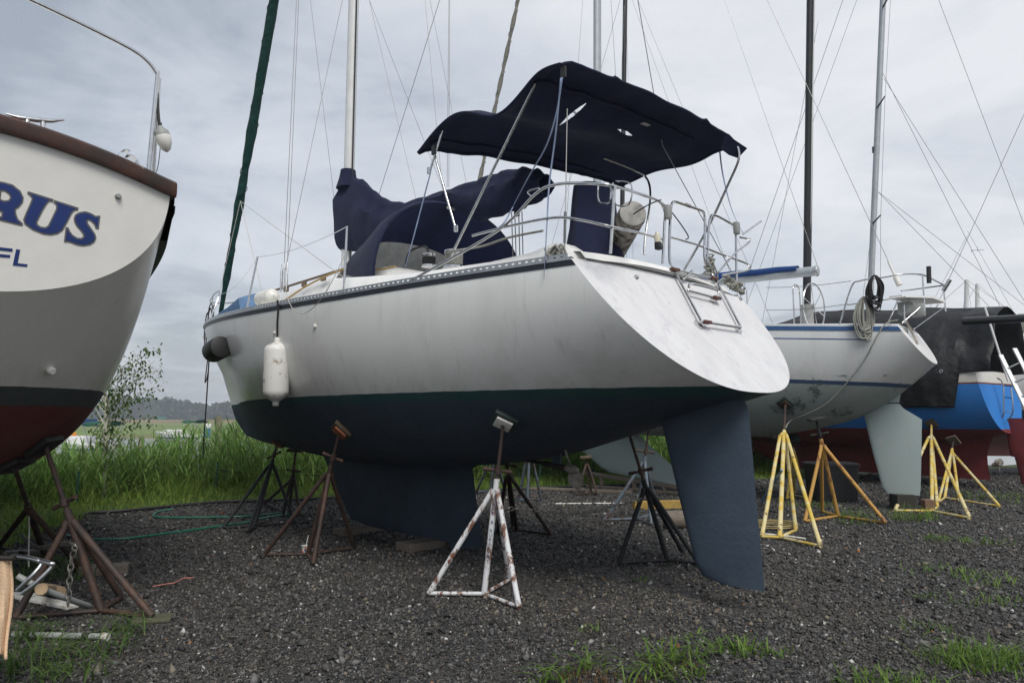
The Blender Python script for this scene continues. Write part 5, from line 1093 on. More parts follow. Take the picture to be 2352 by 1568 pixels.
far_boat('white sailboat behind the tarpaulin with grey three-spreader mast', 2001, 19.5, 72, 0, 2028, m_mastgrey, (.5, .5, .5), (.05, .06, .09), ((2026, 20), (2013, 250), (2003, 515)), 17.5, stays=(((2205, 520), (2028, 168)), ((2352, 690), (2030, 180)), ((2210, 640), (2016, 440)), ((2352, 700), (2016, 440))), extra=ex_a)
far_boat('pale sailboat behind the navy bimini with slim black mast', 1427, 24., 60, 0, 1436, m_mastblack, (.5, .5, .52), (.06, .07, .08), None, 17, stays=(((1565, 240), (1465, 0)),))
def ex_c(B, T, m0, mo): pass
far_boat('grey sailboat far behind the tarpaulin with bare pale mast', 2221, 27., 78, 0, 2237, m_alumw, (.42, .43, .44), (.10, .03, .03), None, 5.3+1.5, stays=(((2170, 640), (2222, 540)), ((2352, 760), (2222, 530))))
def ex_d(B, T, m0, mo):
    c = B.at(2246, 577); ant = MB(); ant.bar(c+np.array([.25, 0, .05]), c-np.array([.25, 0, -.05]), .01, 5); ant.bar(c, c+np.array([0, 0, .2]), .008, 5); ant.lathe(c+np.array([.25, 0, .0]), c+np.array([.25, 0, .08]), [(0, .03), (1, .01)], 8); ant.build('wind_vane', m_black, mo)
far_boat('white sailboat farthest back with short mast and wind vane', 2245, 32., 80, 0, 2250, m_alumw, (.55, .55, .55), (.03, .05, .10), None, 7.6, L=8., extra=ex_d)
# boat at the right with navy dodger and bundled grey sail
def ex_n(B, T, m0, mo):
    rows = []
    for x, hw, z in ((1.6, .95, 3.1), (1.7, .95, 3.5), (2.4, .95, 3.62), (3.0, .9, 3.5), (3.5, .8, 3.05)): rows.append([(x, hw*math.copysign(abs(math.cos(t))**.8, math.cos(t)), 2.75+(z-2.75)*math.sin(t)**.8) for t in np.linspace(0, math.pi, 17)])
    MB().grid(rows).build('dodger', m_navy, T)
    A, Bq = B.at(2270, 772, .2), B.at(2352, 742, .2); rows = []
    for i, t in enumerate(np.linspace(-.15, 1.6, 24)):
        c = A+(Bq-A)*t; r = .10+.20*math.sin(math.pi*min(1, max(0, (t+.15)/1.75)))*(1+.1*math.sin(i*2)); rows.append([c+np.array([0, r*math.cos(a)*.7, r*math.sin(a)]) for a in np.linspace(0, 2*math.pi, 14, endpoint=False)])
    MB().grid(rows, closed_v=True).build('bundled_sail', m_greysail, T)
far_boat('white sailboat beyond the blue transom with navy dodger and bundled grey sail', 2480, 19., 74, 0, 2500, m_alumw, (.6, .6, .6), (.03, .04, .10), None, 14, extra=ex_n, zs=2.75)

# ------------------------------------------------------------------ boats moored on the creek
def moored(label, px, py, zw, hd, L, cover, items):
    g = G(px, py, zw); B = Boat('moored_boat', label, g[0], g[1], hd); B.t['_e'].location.z = zw; B.t['_e']['category'] = 'boat'; T = B.t; k = L/6.
    mb = B.hull([0, .2, .5, .8, 1], [.8*k, 1.0*k, 1.05*k, .65*k, .02], [.85, .85, .9, 1.05, 1.2], [-.2, -.3, -.35, -.2, .1], lin(.8, 0, 0, .1), tab([0, .6, 1.3], [L-.7, L-.3, L]), [2.6, 2.6, 2.5, 1.9, 1.5], [2.2]*5, 20, 8)
    mb.build('hull', hullmat('moored_'+str(px), [(.42, (.6, .6, .6)), (.58, (.03, .09, .22)), (9, (.66, .66, .66))], .4), T); B.transom(.02).build('transom', m_gel, T); B.deck(.05).build('deck', m_gel, T)
    MB().box((L*.62, 0, 1.15), (L*.3, 1.1*k, .5), bev=.1).build('cabin', m_gel, T)
    rows = [[(x, .95*k*math.cos(t), 2.15+.28*math.sin(t)+.06*math.sin(3*x)) for t in np.linspace(0, math.pi, 9)] for x in np.linspace(.5, 2.3, 7)]
    o = MB().grid(rows).build('canopy', cover, T); o.modifiers.new('t', 'SOLIDIFY').thickness = .02
    fr = MB()
    for sd in (1, -1):
        fr = MB(); [fr.bar((1.4, sd*.9*k, .9), (x, sd*.9*k, 2.2), .03, 6) for x in (.55, 2.2)]; fr.build('canopy_frame', m_alum, T)
    for nm, c, s, m in items: MB().box(c, s, bev=.08).build(nm, m, T)
    return B
m_orangecov = canvas('orange_canvas', (.62, .25, .04)); m_grn = canvas('green_top', (.006, .07, .05))
moored('white moored boat with green canopy, blue stripe and orange cover', 262, 1050, -1.15, 62, 6.2, m_grn, [('blue_sail_cover', (3.0, 0, 2.35), (1.1, .5, .5), m_blue), ('orange_cover', (5.2, 0, 1.4), (.7, .6, .5), m_orangecov), ('outboard', (-.25, 0, .8), (.35, .4, .7), m_plasticg)])
moored('white motorboat with long green canopy and blue outboard beyond the reeds', 470, 1016, -1.15, 75, 6.5, m_grn, [('outboard', (-.3, 0, 1.0), (.5, .5, 1.1), M('teal_motor', (.03, .16, .25), .4)), ('engine_cowl', (-.3, 0, 1.8), (.55, .55, .5), m_gel)])
for i, (px, py, Y, h, r, lab) in enumerate(((228, 1012, 30, 1.4, .16, 'squat grey dock piling in front of the orange-covered boat'), (325, 1003, 42, 2.2, .16, 'grey dock piling standing between the two moored boats'), (503, 955, 36, 3.0, .17, 'tall greenish dock piling by the sailboat bow'), (543, 983, 40, 2.4, .15, 'short dock piling close under the sailboat bow'))):
    tp = P(px, py, Y); mb = MB().lathe((tp[0], Y, -1.6), tuple(tp), [(0, r), (.97, r*.93), (1, r*.6)], 12); solo(mb, 'dock_piling', M('piling_%d' % i, (.13, .125, .075), .9, var=.4, vs=3), lab, 'piling')
sg = P(371, 961, 560); mb = MB().box(sg, (6.5, .3, 3.6)); 
t = thing('road_sign', 'green road sign in front of the far wood', 'sign', (sg[0], 560, -.6)); mb.build('panel', M('sign_green', (.01, .13, .09), .5), t, smooth=False, world=True)
for s_ in (-2.4, 2.4): MB().bar((sg[0]+s_, 560.3, -.6), (sg[0]+s_, 560.3, sg[2]+1.5), .18, 6).build('post', m_alum, t, world=True)
# ------------------------------------------------------------------ jack stands: centre post, three legs, three radial base bars, screw, handle, pad
def stand(label, mat, centre, feet, top, boat=None, depth=None, apex=.62, rod=m_rust, pad=m_ply, padt=None, r=.024, handle=True, hfrac=None, group=None, sub=0.0, padsize=(.22, .20)):
    C = G(*centre); Fs = [G(*f) for f in feet]
    if len(Fs) == 2:
        v = [f-C for f in Fs]; o = -(v[0]+v[1]); o = o/max(np.linalg.norm(o), .01)*np.mean([np.linalg.norm(q) for q in v]); Fs.append(C+o)
    nrm_ = None
    if boat is not None:
        h = boat.bvh.ray_cast(Vector((0, 0, EYE)), Vector(ray(*top)).normalized())
        if h[0] is not None: Tp = np.array(h[0]); nrm_ = np.array(h[1])
    if nrm_ is None: Tp = P(top[0], top[1], depth if depth else C[1])
    if nrm_ is None: nrm_ = nrm(C-Tp)
    if nrm_[2] > 0: nrm_ = -nrm_
    t = thing('jack_stand', label, 'stand', C, 0, group); C = C+np.array([0, 0, .03]); Tp = Tp+nrm_*.055
    ax = C+(Tp-C)*apex; d = nrm(Tp-C)
    MB().tube([C, ax+d*.10], r*1.12, 12).build('post', mat, t, world=True)
    for f in Fs:
        f2 = f+np.array([0, 0, .03]); out = nrm(np.array([f2[0]-C[0], f2[1]-C[1], 0])); k = ax+out*r*1.0
        MB().tube([k+d*.01, k-d*.05+out*.03, f2], r, 10).build('leg', mat, t, world=True)
        MB().tube([C, f2], r*.72, 8).build('base_bar', mat, t, world=True)
    rodp = MB().tube([ax+d*.08, Tp+d*.01], r*.72, 10).build('screw_rod', rod, t, world=True)
    if handle:
        hc = C+(Tp-C)*(hfrac if hfrac else min(apex+.12, .9)); sd = nrm(np.cross(d, (.35, 1, .1))); mb = MB()
        mb.tube([hc-sd*.13, hc-sd*.07, hc-sd*.03, hc+sd*.03, hc+sd*.07, hc+sd*.13], [.020, .018, .010, .010, .018, .020], 8); mb.lathe(hc-d*.03, hc+d*.03, [(0, r*1.25), (1, r*1.25)], 10); mb.build('handle', rod, t, world=True)
    u = nrm(np.cross(nrm_, (0, 1, .2))); v = np.cross(nrm_, u); A = np.array([u, v, nrm_])
    MB().box(Tp+nrm_*-.028, (padsize[0], padsize[1], .045), A, bev=.006).build('pad', pad, t, world=True)
    if padt is not None: MB().box(Tp+nrm_*.007, (.15, .13, .022), A, bev=.004).build('pad_plate', padt, t, world=True)
    return t, C, Tp, ax
s1_ = stand('white painted jack stand streaked with rust, hand lettered on its post', m_whiterust, (1112, 1371), ((985, 1370), (1192, 1402), (1170, 1338)), (1160, 962), MAIN, apex=.60, pad=m_greenpad, padt=m_plastic, hfrac=.72, r=.023)
# hand lettering down the post
t, C, Tp, ax = s1_; d = nrm(Tp-C); view = nrm(np.array([0, 0, EYE])-(C+Tp)/2); side = nrm(np.cross(d, view)); out = nrm(np.cross(side, d)); m_ink = M('blue_ink', (.03, .06, .16), .6)
if (out@view) < 0: out = -out
right = np.cross(d, out)*-1
if right[0] < 0: right = -right
msg = 'ADAMS & RUBAIYAT'; L0 = np.linalg.norm(ax-C); o_l = t['_o'][0]
for i, ch in enumerate(msg):
    if ch == ' ': continue
    q = C+d*(L0*(.97-.042*i)-.03)+out*.0300
    text_mesh(ch, .036, 'letter', m_ink, t, q-o_l-right*.012, right, d, .0006)
stand('rust brown jack stand with wide base under the bow', m_rust, (707, 1278), ((607, 1279), (719, 1300), (814, 1263)), (788, 985), MAIN, apex=.66, padt=m_orangewood, hfrac=.80)
stand('black jack stand standing on the hose under the forefoot', m_blackpaint, (585, 1212), ((513, 1216), (569, 1227), (678, 1205)), (641, 1014), MAIN, apex=.72, padt=m_orangewood, hfrac=.86)
stand('dark brown jack stand behind the black one at the reed edge', m_rustdk, (664, 1183), ((607, 1160), (650, 1186), (689, 1188)), (680, 1030), None, depth=11.2, apex=.6, hfrac=.7)
stand('dark rusty jack stand hidden behind the lettered white stand', m_rustdk, (1187, 1221), ((1143, 1226), (1266, 1232), (1178, 1213)), (1159, 1030), None, depth=8.6, apex=.70, hfrac=.85)
s6_ = stand('glossy black jack stand beside the slate blue rudder', m_blackpaint, (1533, 1292), ((1421, 1300), (1606, 1301)), (1442, 983), None, depth=7.5, apex=.56, pad=m_black, hfrac=.70)
stand('faded jack stand with blue cloth under the pale green keel', m_bluesteel, (1464, 1195), ((1390, 1198), (1496, 1208), (1514, 1180)), (1491, 975), None, depth=10.6, apex=.62, pad=m_black)
stand('small brown jack stand in front of the reeds left of the pale keel', m_rust, (1358, 1136), ((1324, 1139), (1357, 1128), (1372, 1138)), (1345, 1046), None, depth=14.2, apex=.82, handle=False)
stand('grey tripod jack stand seen under the shaft of the white sailboat', m_bluesteel, (1212, 1150), ((1190, 1152), (1211, 1157), (1243, 1151)), (1217, 1010), None, depth=12.6, apex=.78, handle=False)
stand('blue-grey jack stand by the green netting fence', m_bluesteel, (1128, 1130), ((1094, 1133), (1125, 1137), (1160, 1132)), (1138, 1010), None, depth=13.6, apex=.74, handle=False)
stand('pale yellow jack stand tied with old rope under the blue-railed boat', m_yellow, (1791, 1239), ((1750, 1237), (1885, 1260), (1828, 1222)), (1804, 925), SECOND, apex=.72, pad=m_greenpad, padt=m_rust, handle=False, r=.027)
stand('orange jack stand with widely spread legs beside the black bin', m_orange, (1925, 1189), ((1849, 1201), (2035, 1205), (1889, 1178)), (1874, 958), None, depth=10.9, apex=.74, rod=m_blackpaint, pad=m_black, r=.027)
stand('yellow jack stand behind the roped one, under the propeller', m_yellow, (1822, 1140), ((1808, 1148), (1852, 1146), (1826, 1132)), (1820, 1003), None, depth=13.2, apex=.82, pad=m_greenpad)
stand('bright yellow jack stand holding the red hull by the pale rudder', m_yellow, (2141, 1177), ((2056, 1176), (2228, 1194), (2153, 1168)), (2140, 972), BLUE, apex=.82, rod=m_yellow, handle=False, r=.028)
stand('yellow jack stand on the far side of the red keel', m_yellow, (2170, 1146), ((2155, 1157), (2203, 1152), (2296, 1166)), (2190, 1010), None, depth=14.6, apex=.8, handle=False)
l1_ = stand('heavy rust brown jack stand with chain under the lettered transom', m_rust, (232, 1410), ((349, 1424), (36, 1426), (278, 1379)), (98, 1018), LEFT, apex=.54, r=.027, hfrac=.66, pad=m_black)
l2_ = stand('dark rusty jack stand tied with cord beyond the chained one', m_rust, (104, 1286), ((-4, 1262), (192, 1319), (100, 1262)), (30, 1062), LEFT, apex=.62, pad=m_black, r=.026, handle=False)

# ------------------------------------------------------------------ chains, hose, edging, fence
def chain(name, label, pts, step=.045, rr=.0045):
    path = catmull(pts, 10); mb = MB(); acc = 0; last = path[0]; k = 0; seg = [(a, b) for a, b in zip(path[:-1], path[1:])]
    s = 0; L = [0]
    for a, b in seg: L.append(L[-1]+np.linalg.norm(b-a))
    for q in np.arange(0, L[-1], step):
        i = min(int(np.searchsorted(L, q, side='right'))-1, len(seg)-1); t = (q-L[i])/(L[i+1]-L[i]+1e-9); c = seg[i][0]+(seg[i][1]-seg[i][0])*t; d = nrm(seg[i][1]-seg[i][0])
        u = nrm(np.cross(d, (.3, .2, 1) if abs(d[2]) < .8 else (1, .2, 0))); v = np.cross(d, u); w = (u if k % 2 else v); k += 1
        mb.tube([c+d*step*.72*math.cos(a)+w*step*.38*math.sin(a) for a in np.linspace(0, 2*math.pi, 9)[:-1]], rr, 4, closed=True)
    o = solo(mb, name, m_chain, label, 'chain'); return o
a = s1_[3]-np.array([0, 0, .14]); b = s6_[3]-np.array([0, 0, .10]); md = (a+b)/2-np.array([0, 0, .10])
chain('chain', 'steel chain slung between the white and black stands', [a, a*.7+b*.3-np.array([0, 0, .07]), md, a*.3+b*.7-np.array([0, 0, .06]), b])
a = l1_[1]+(l1_[2]-l1_[1])*.33+np.array([-.16, -.05, .0]); b = l2_[1]+np.array([-.3, .05, .22]); chain('chain', 'rusty chain looping from the heavy brown stand to the ground', [b, (a+b)/2-np.array([0, 0, .03]), P(165, 1247, 5.7), P(163, 1290, 5.55), P(159, 1340, 5.5), P(156, 1395, 5.45)], .05, .0055)
def gp(px, py, z=.03): return G(px, py, z)
hs = MB(); hs.tube(catmull([gp(120, 1218), gp(150, 1208), gp(190, 1190), gp(215, 1182, .0)], 6), .010, 8)
mb = MB(); mb.tube(catmull([gp(395, 1169), gp(365, 1174), gp(352, 1183), gp(365, 1187), gp(420, 1188), gp(480, 1187), gp(540, 1186), gp(590, 1183), gp(640, 1178), gp(690, 1176), gp(660, 1180), gp(600, 1190), gp(570, 1198), gp(500, 1208), gp(430, 1218), gp(360, 1227), gp(290, 1236), gp(240, 1238), gp(200, 1237), gp(150, 1228)], 7), .0135, 8)
solo(mb, 'garden_hose', m_hose, 'green garden hose lying in loops on the gravel', 'hose')
ed = MB(); pts = catmull([gp(*q, .02) for q in ((185, 1188), (205, 1180), (300, 1173), (400, 1163), (520, 1153), (640, 1150), (740, 1146), (900, 1138), (1090, 1129), (1200, 1123), (1340, 1117), (1480, 1113))], 4)
ed.tube([q+np.array([0, 0, .015]) for q in pts], .026, 6); solo(ed, 'lawn_edging', m_black, 'black plastic edging between the gravel and the grass', 'edging')
for i, (px, y0, y1, Y, lab) in enumerate(((178, 1160, 1082, 12.6, 'green metal fence post left of the weeds by the chained stand'), (497, 1120, 1060, 14.6, 'green metal fence post in the tan weeds under the bow'), (1239, 1112, 1064, 16.2, 'green metal fence post between the keel and the propeller'), (1362, 1095, 1056, 16.8, 'green metal fence post right of the propeller'))):
    a, b = P(px-3, y0, Y), P(px+3, y1, Y); a[2] = float(bank_z(edge_dist(np.array([a[0]]), np.array([a[1]])))[0])-.05; mb = MB().box((a+b)/2, (.035, .02, np.linalg.norm(b-a)), np.array([nrm((1, 0, .05)), (0, 1, 0), nrm(b-a)])); solo(mb, 'fence_post', M('post_green_%d' % i, (.010, .055, .040), .6), lab, 'post')
mb = MB(); zz = [P(px, py, Y) for px, py, Y in ((497, 1078, 14.6), (560, 1086, 14.9), (640, 1092, 15.1), (760, 1090, 15.4), (900, 1092, 15.6), (1090, 1100, 15.8), (1239, 1086, 16.2), (1362, 1082, 16.6), (1500, 1080, 17.))]
mb.tube(catmull(zz, 5), .008, 5); solo(mb, 'fence_rope', m_ropeblk, 'dark rope strung along the fence posts before the reeds', 'rope')

# ------------------------------------------------------------------ fenders
def fender(label, a, b, r, mat, eye=m_black, n=22):
    t = thing('fender', label, 'fender', tuple(np.minimum(a, b)*np.array([0, 0, 1])+np.array([(a[0]+b[0])/2, (a[1]+b[1])/2, 0])))
    MB().lathe(a, b, [(0, r*.18), (.02, r*.24), (.07, r*.24), (.09, r*.5), (.12, r*.8), (.16, r*.96), (.20, r), (.78, r), (.82, r*.97), (.88, r*.78), (.92, r*.42), (.94, r*.26), (.985, r*.25), (1, r*.18)], n).build('body', mat, t, world=True); return t
h = MAIN.hit(636, 850); hq = np.array(h[0]); off = nrm(np.array([0, 0, EYE])-hq)
m_fend = M('stained_white_fender', (.66, .65, .62), .45, var=.05, dirt=(.22, .16, .09), dscale=7, dlo=.55, dhi=.66, stretch=(1, 1, 1))
Y = hq[1]-.17; fa, fb = P(637, 775, Y), P(633, 932, Y); t = fender('stained white fender hanging on a black line against the topsides', fa, fb, .158*Y/8.9, m_fend)
MB().tube([fa+np.array([0, 0, -.03]), *[np.array(h_[0])-np.array([0, .03, 0]) for h_ in (MAIN.hit(639, 740), MAIN.hit(641, 715), MAIN.hit(643, 695)) if h_[0] is not None], MAIN.w(MAIN.rail(MAIN.at(645, 676, 1.7)[0], 1, .05, -.02))], .011, 6).build('line', m_ropeblk, t, world=True)
hf = np.array(MAIN.hit(512, 798)[0]); Yf = hf[1]-.30; q0, q1 = P(488, 808, Yf+.25), P(510, 796, Yf-.05)
t = thing('fender', 'black cylindrical fender slung under the bow', 'fender', tuple((q0+q1)/2)); MB().lathe(q0, q1, [(0, .10), (.03, .135), (.1, .145), (.9, .145), (.97, .135), (1, .10)], 22).build('body', m_black, t, world=True)
MB().tube([(q0*.2+q1*.8)+np.array([0, 0, .1]), MAIN.w(MAIN.at(517, 752, .75))], .008, 5).build('line', m_ropeblk, t, world=True)
q0, q1 = MAIN.w(MAIN.atx(1454, 490, .22)), MAIN.w(MAIN.atx(1402, 588, .95)); t = thing('fender', 'big grimy grey fender leaning inside the stern rail', 'fender', tuple(q1))
m_grimy = M('grimy_fender', (.24, .22, .19), .8, var=.2, vs=5, dirt=(.02, .018, .015), dscale=9, dlo=.46, dhi=.58, stretch=(1, 1, .25)); MB().lathe(q0, q1, [(0, .02), (.0, .112), (.02, .124), (.06, .128), (1, .125)], 26).build('body', m_grimy, t, world=True); dd_ = nrm(q0-q1); MB().lathe(q0-dd_*.004, q0+dd_*.010, [(0, .121), (.6, .119), (1, .108)], 26).build('end_cap', M('fender_end', (.30, .29, .27), .8, var=.25, vs=14), t, world=True)
q = MAIN.w(MAIN.at(612, 684, 1.0)); mb = MB(); 
q0, q1 = MAIN.w(MAIN.at(592, 689, 1.15)), MAIN.w(MAIN.at(634, 678, 1.15)); fender('white fender lying on the foredeck beside the shrouds', q0, q1, .10, m_plastic)
# bow dock lines hanging down
mb = MB(); bw = lambda px, py, y=.5: MAIN.w(MAIN.at(px, py, y)); mb.tube(catmull([bw(492, 700), bw(488, 745), bw(482, 800), bw(478, 860), bw(473, 940), bw(468, 1010), bw(466, 1052)], 6), .011, 6)
mb.tube(catmull([bw(480, 800), bw(474, 850), bw(471, 878), bw(477, 860), bw(482, 810)], 6), .009, 6); solo(mb, 'dock_line', m_ropeblk, 'long black line hanging from the bow to the weeds', 'rope')

mb = MB(); q_ = random.Random(5)
for k in range(7):
    x0, y0 = 484+q_.uniform(-8, 8), 715+q_.uniform(-20, 30); hh_ = q_.uniform(40, 95); mb.tube(catmull([bw(x0, y0), bw(x0-7, y0+hh_*.5), bw(x0-3, y0+hh_), bw(x0+5, y0+hh_*.55)], 5, closed=True), .010, 5, closed=True)
solo(mb, 'rope_coil', m_ropeblk, 'tangled black rope coil hanging at the pulpit of the white sailboat', 'rope')
a, b = P(1797, 1078, 9.6), G(1748, 1155); solo(MB().bar(a, b, .018, 8), 'prop_pole', M('pale_blue_pole', (.10, .27, .50), .5, dirt=(.45, .47, .48), dscale=9), 'pale blue pole leaning behind the roped yellow stand', 'pole')
# ------------------------------------------------------------------ keel bench, blocks, timber
def block(label, px, py, size, rz, mat, name='timber_block', z0=0., cat='block', tilt=0.):
    g = G(px, py, z0); c, s = math.cos(rz), math.sin(rz); A = np.array([(c, s, tilt), (-s, c, 0), (0, 0, 1)]); mb = MB().box(g+np.array([0, 0, size[2]/2+.002]), size, A, bev=.006)
    return solo(mb, name, mat, label, cat, smooth=False)
S = SECOND; t = thing('keel_bench', 'weathered timber bench carrying the pale green keel', 'bench', S.w((5.5, 0, 0)))
def sbox(name, a, b, w, h):
    a, b = np.array(a, float), np.array(b, float); d = nrm(b-a); A_ = S.f*d[0]+S.p*d[1]+np.array([0, 0, d[2]]); side = S.p; upv = np.cross(A_, side); upv = upv if upv[2] > 0 else -upv
    MB().box(S.w((a+b)/2), (np.linalg.norm(b-a), w, h), np.array([A_, side, upv]), bev=.006).build(name, m_wood, t, world=True)
sbox('beam', (6.8, .08, .30), (4.1, .08, .09), .14, .07); sbox('base_beam', (6.9, .1, .025), (4.2, .1, .025), .18, .05)
for x, z in ((6.4, .24), (5.6, .18), (4.9, .12)): MB().box(S.w((x, .1, .04+z/2)), (.09, .09, z), bev=.005).build('post', m_wood, t, world=True)
def logs(name, label, a, b, r, mat):
    mb = MB().lathe(a, b, [(0, r*.9), (.02, r), (.5, r*1.04), (.98, r*.97), (1, r*.9)], 12); solo(mb, name, mat, label, 'log')
logs('log', 'short rough log beside the slate blue rudder', G(1545, 1188, .16)+np.array([-.1, .1, -.04]), G(1585, 1185, .16)+np.array([.1, -.05, -.04]), .12, m_wood)
block('yellow painted timber lying under the pale green keel', 1510, 1168, (.85, .14, .13), R(12), m_yelwood, 'timber'); block('grey plank lying by the reed edge', 1330, 1128, (2.2, .2, .05), R(-20), m_wood, 'plank', cat='plank')
block('thin pale batten behind the slung chain', 1360, 1157, (1.3, .03, .02), R(3), m_plastic, 'batten', cat='batten')
K = MAIN; kb = K.w((3.3, .0, 0)); mb = MB().box(kb+np.array([0, 0, .05]), (.9, .28, .095), np.array([nrm(K.p), nrm(K.f), (0, 0, 1)]), bev=.006); solo(mb, 'timber_block', m_wood, 'weathered timber under the aft end of the navy keel', 'block', smooth=False)
g = G(1065, 1258); mb = MB().box(g+np.array([0, 0, .045]), (.32, .14, .09), np.array([nrm((1, .15, 0)), nrm((-.15, 1, 0)), (0, 0, 1)]), bev=.006); solo(mb, 'timber_block', M('blue_block', (.05, .07, .11), .8, var=.4), 'bluish block poking out under the keel tip', 'block', smooth=False)
kb = K.w((4.8, 0, 0)); mb = MB().box(kb+np.array([0, 0, .045]), (.8, .25, .085), np.array([nrm(K.p), nrm(K.f), (0, 0, 1)]), bev=.006); solo(mb, 'timber_block', m_wood, 'weathered timber under the forward end of the navy keel', 'block', smooth=False)
rb = S.w((.62, 0, 0)); mb = MB().box(rb+np.array([0, 0, .13]), (.30, .26, .26), bev=.01); solo(mb, 'timber_block', M('dark_block', (.03, .028, .022), .9, var=.4), 'dark block under the pale green rudder', 'block', smooth=False)
rb = S.w((.25, .02, 0)); mb = MB().box(rb+np.array([0, 0, .10]), (.16, .14, .2), bev=.01); solo(mb, 'timber_block', M('brown_block', (.17, .10, .065), .9, var=.3), 'brown brick-like block against the pale green rudder', 'block', smooth=False)
bk = BLUE.w((3.0, 0, 0)); mb = MB().box(bk+np.array([0, 0, .1]), (.4, .6, .19), bev=.01); solo(mb, 'timber_block', m_wood, 'timber block under the long red keel', 'block', smooth=False)
block('scrap board lying behind the heavy brown stand', 240, 1318, (.42, .16, .09), R(20), m_wood, 'board', cat='board'); block('mossy pad board under the foot of the heavy brown stand', 352, 1424, (.26, .20, .02), R(15), M('mossy_board', (.07, .07, .04), .9, var=.3), 'board', cat='board')
# ------------------------------------------------------------------ black bin
g = G(1912, 1150); t = thing('storage_bin', 'black plastic bin behind the orange stand', 'bin', g); rows = []
for z, k in ((0, .88), (.02, .9), (.62, 1.0), (.63, 1.05), (.68, 1.05), (.70, .95)): rows.append([g+np.array([x*k*.40, y*k*.28, z]) for x, y in ((-1, -.85), (-.9, -1), (.9, -1), (1, -.85), (1, .85), (.9, 1), (-.9, 1), (-1, .85))])
mb = MB().grid(rows, closed_v=True); mb.f += [tuple(range(7, -1, -1)), tuple(5*8+i for i in range(8))]; mb.build('tub', m_black, t, world=True)
MB().tube(catmull([g+np.array([.41, -.12, .5]), g+np.array([.46, -.1, .47]), g+np.array([.46, .1, .47]), g+np.array([.41, .12, .5])], 4), .012, 6).build('handle', m_black, t, world=True)
# ------------------------------------------------------------------ aluminium ladder leaning on the blue transom
a, b = P(2375, 975, 12.6), P(2298, 815, 13.3); a2, b2 = P(2410, 960, 12.5), P(2330, 800, 13.2); dn = (a-b)/np.linalg.norm(a-b)
t = thing('ladder', 'aluminium ladder leaning against the stern of the blue boat', 'ladder', ((a+a2)/2*np.array([1, 1, 0]))); k = (a[2]-0.0)/-dn[2]; a_, a2_ = a+dn*k, a2+dn*k
for p, q in ((a_, b), (a2_, b2)):
    d = nrm(q-p); u = nrm(np.cross(d, (0, 1, 0))); MB().box((p+q)/2, (np.linalg.norm(q-p), .075, .03), np.array([d, u, np.cross(d, u)])).build('rail', m_alum, t, world=True, smooth=False)
Ln = np.linalg.norm(b-a_); n = int(Ln/.29)
for i in range(1, n): c0 = a_+(b-a_)*i/n; c1 = a2_+(b2-a2_)*i/n; MB().bar(c0, c1, .016, 8).build('rung', m_alum, t, world=True)
# ------------------------------------------------------------------ left foreground: towel, pipes, tubing, boards
tw = []; 
for i, s in enumerate(np.linspace(0, 1, 22)):
    py = 1283+s*225; r = []
    for tt in np.linspace(0, 1, 26):
        px = -45+tt*(72-4*s+6*math.sin(5*s)); q = P(px, py-6*math.sin(math.pi*tt)+(5 if tt > .95 else 0), 4.05+.035*math.sin(tt*15+1.2*s)*(.3+.7*s)-.12*s*s); r.append(q)
    tw.append(r)
lowz = min(q[2] for r in tw for q in r); 
mb = MB().grid(tw); o = solo(mb, 'towel', m_towel, 'beige towel hanging down to the weeds', 'towel'); o.modifiers.new('t', 'SOLIDIFY').thickness = .012
rl = MB(); rl.bar(P(-80, 1281, 4.06), P(34, 1281, 4.02), .014, 8); rl.bar(P(-60, 1281, 4.05), P(-60, 1281, 4.05)*np.array([1, 1, 0]), .014, 8); rl.bar(P(-20, 1282, 4.04), G(-20, 1565), .012, 8); solo(rl, 'drying_rack', m_rustdk, 'dark rod rack the beige towel hangs over', 'rack')
def pipe(label, pts, r, mat, name='pipe'): mb = MB(); mb.tube(catmull(pts, 6), r, 10); return solo(mb, name, mat, label, 'pipe')
g0, g1 = gp(30, 1456, .03), gp(236, 1461, .03); t = thing('pipe', 'grey pipe with black collars and white cap in the weeds', 'pipe', (g0+g1)/2); MB().bar(g0, g1, .021, 12).build('tube', m_plasticg, t, world=True)
for k in (.12, .78): MB().bar(g0+(g1-g0)*k, g0+(g1-g0)*(k+.08), .0235, 12).build('collar', m_black, t, world=True)
MB().bar(g1, g1+(g1-g0)*.06, .027, 12).build('cap', m_plastic, t, world=True)
pipe('long grey conduit lying through the heavy brown stand', [P(40, 1322, 5.3), P(90, 1348, 5.35), P(150, 1372, 5.5), gp(205, 1392, .03)], .022, m_plasticg)
pipe('bent aluminium tube loop resting on the scrap pile', [P(40, 1355, 5.2), P(70, 1325, 5.2), P(95, 1295, 5.25), P(86, 1286, 5.25), P(60, 1280, 5.3), P(30, 1276, 5.4)], .016, m_alum)
pipe('second bent aluminium tube on the scrap pile', [P(52, 1362, 5.15), P(80, 1340, 5.15), P(120, 1300, 5.2), P(112, 1292, 5.2), P(60, 1278, 5.35)], .016, m_alum)
pipe('pale conduit lying in the grass behind the stands', [gp(12, 1268, .03), gp(60, 1266, .03), gp(95, 1265, .03)], .022, m_plasticg); pipe('tan plastic drain elbow in the scrap pile', [P(95, 1352, 5.3), gp(120, 1353, .06), gp(140, 1358, .06)], .042, M('tan_plastic', (.42, .30, .18), .6, var=.2))
block('white trim board lying in the scrap pile', 105, 1385, (.75, .10, .03), R(-28), m_plastic, 'board', cat='board'); block('short white board under the towel end of the scrap pile', 30, 1370, (.4, .09, .03), R(-12), m_plastic, 'board', cat='board')
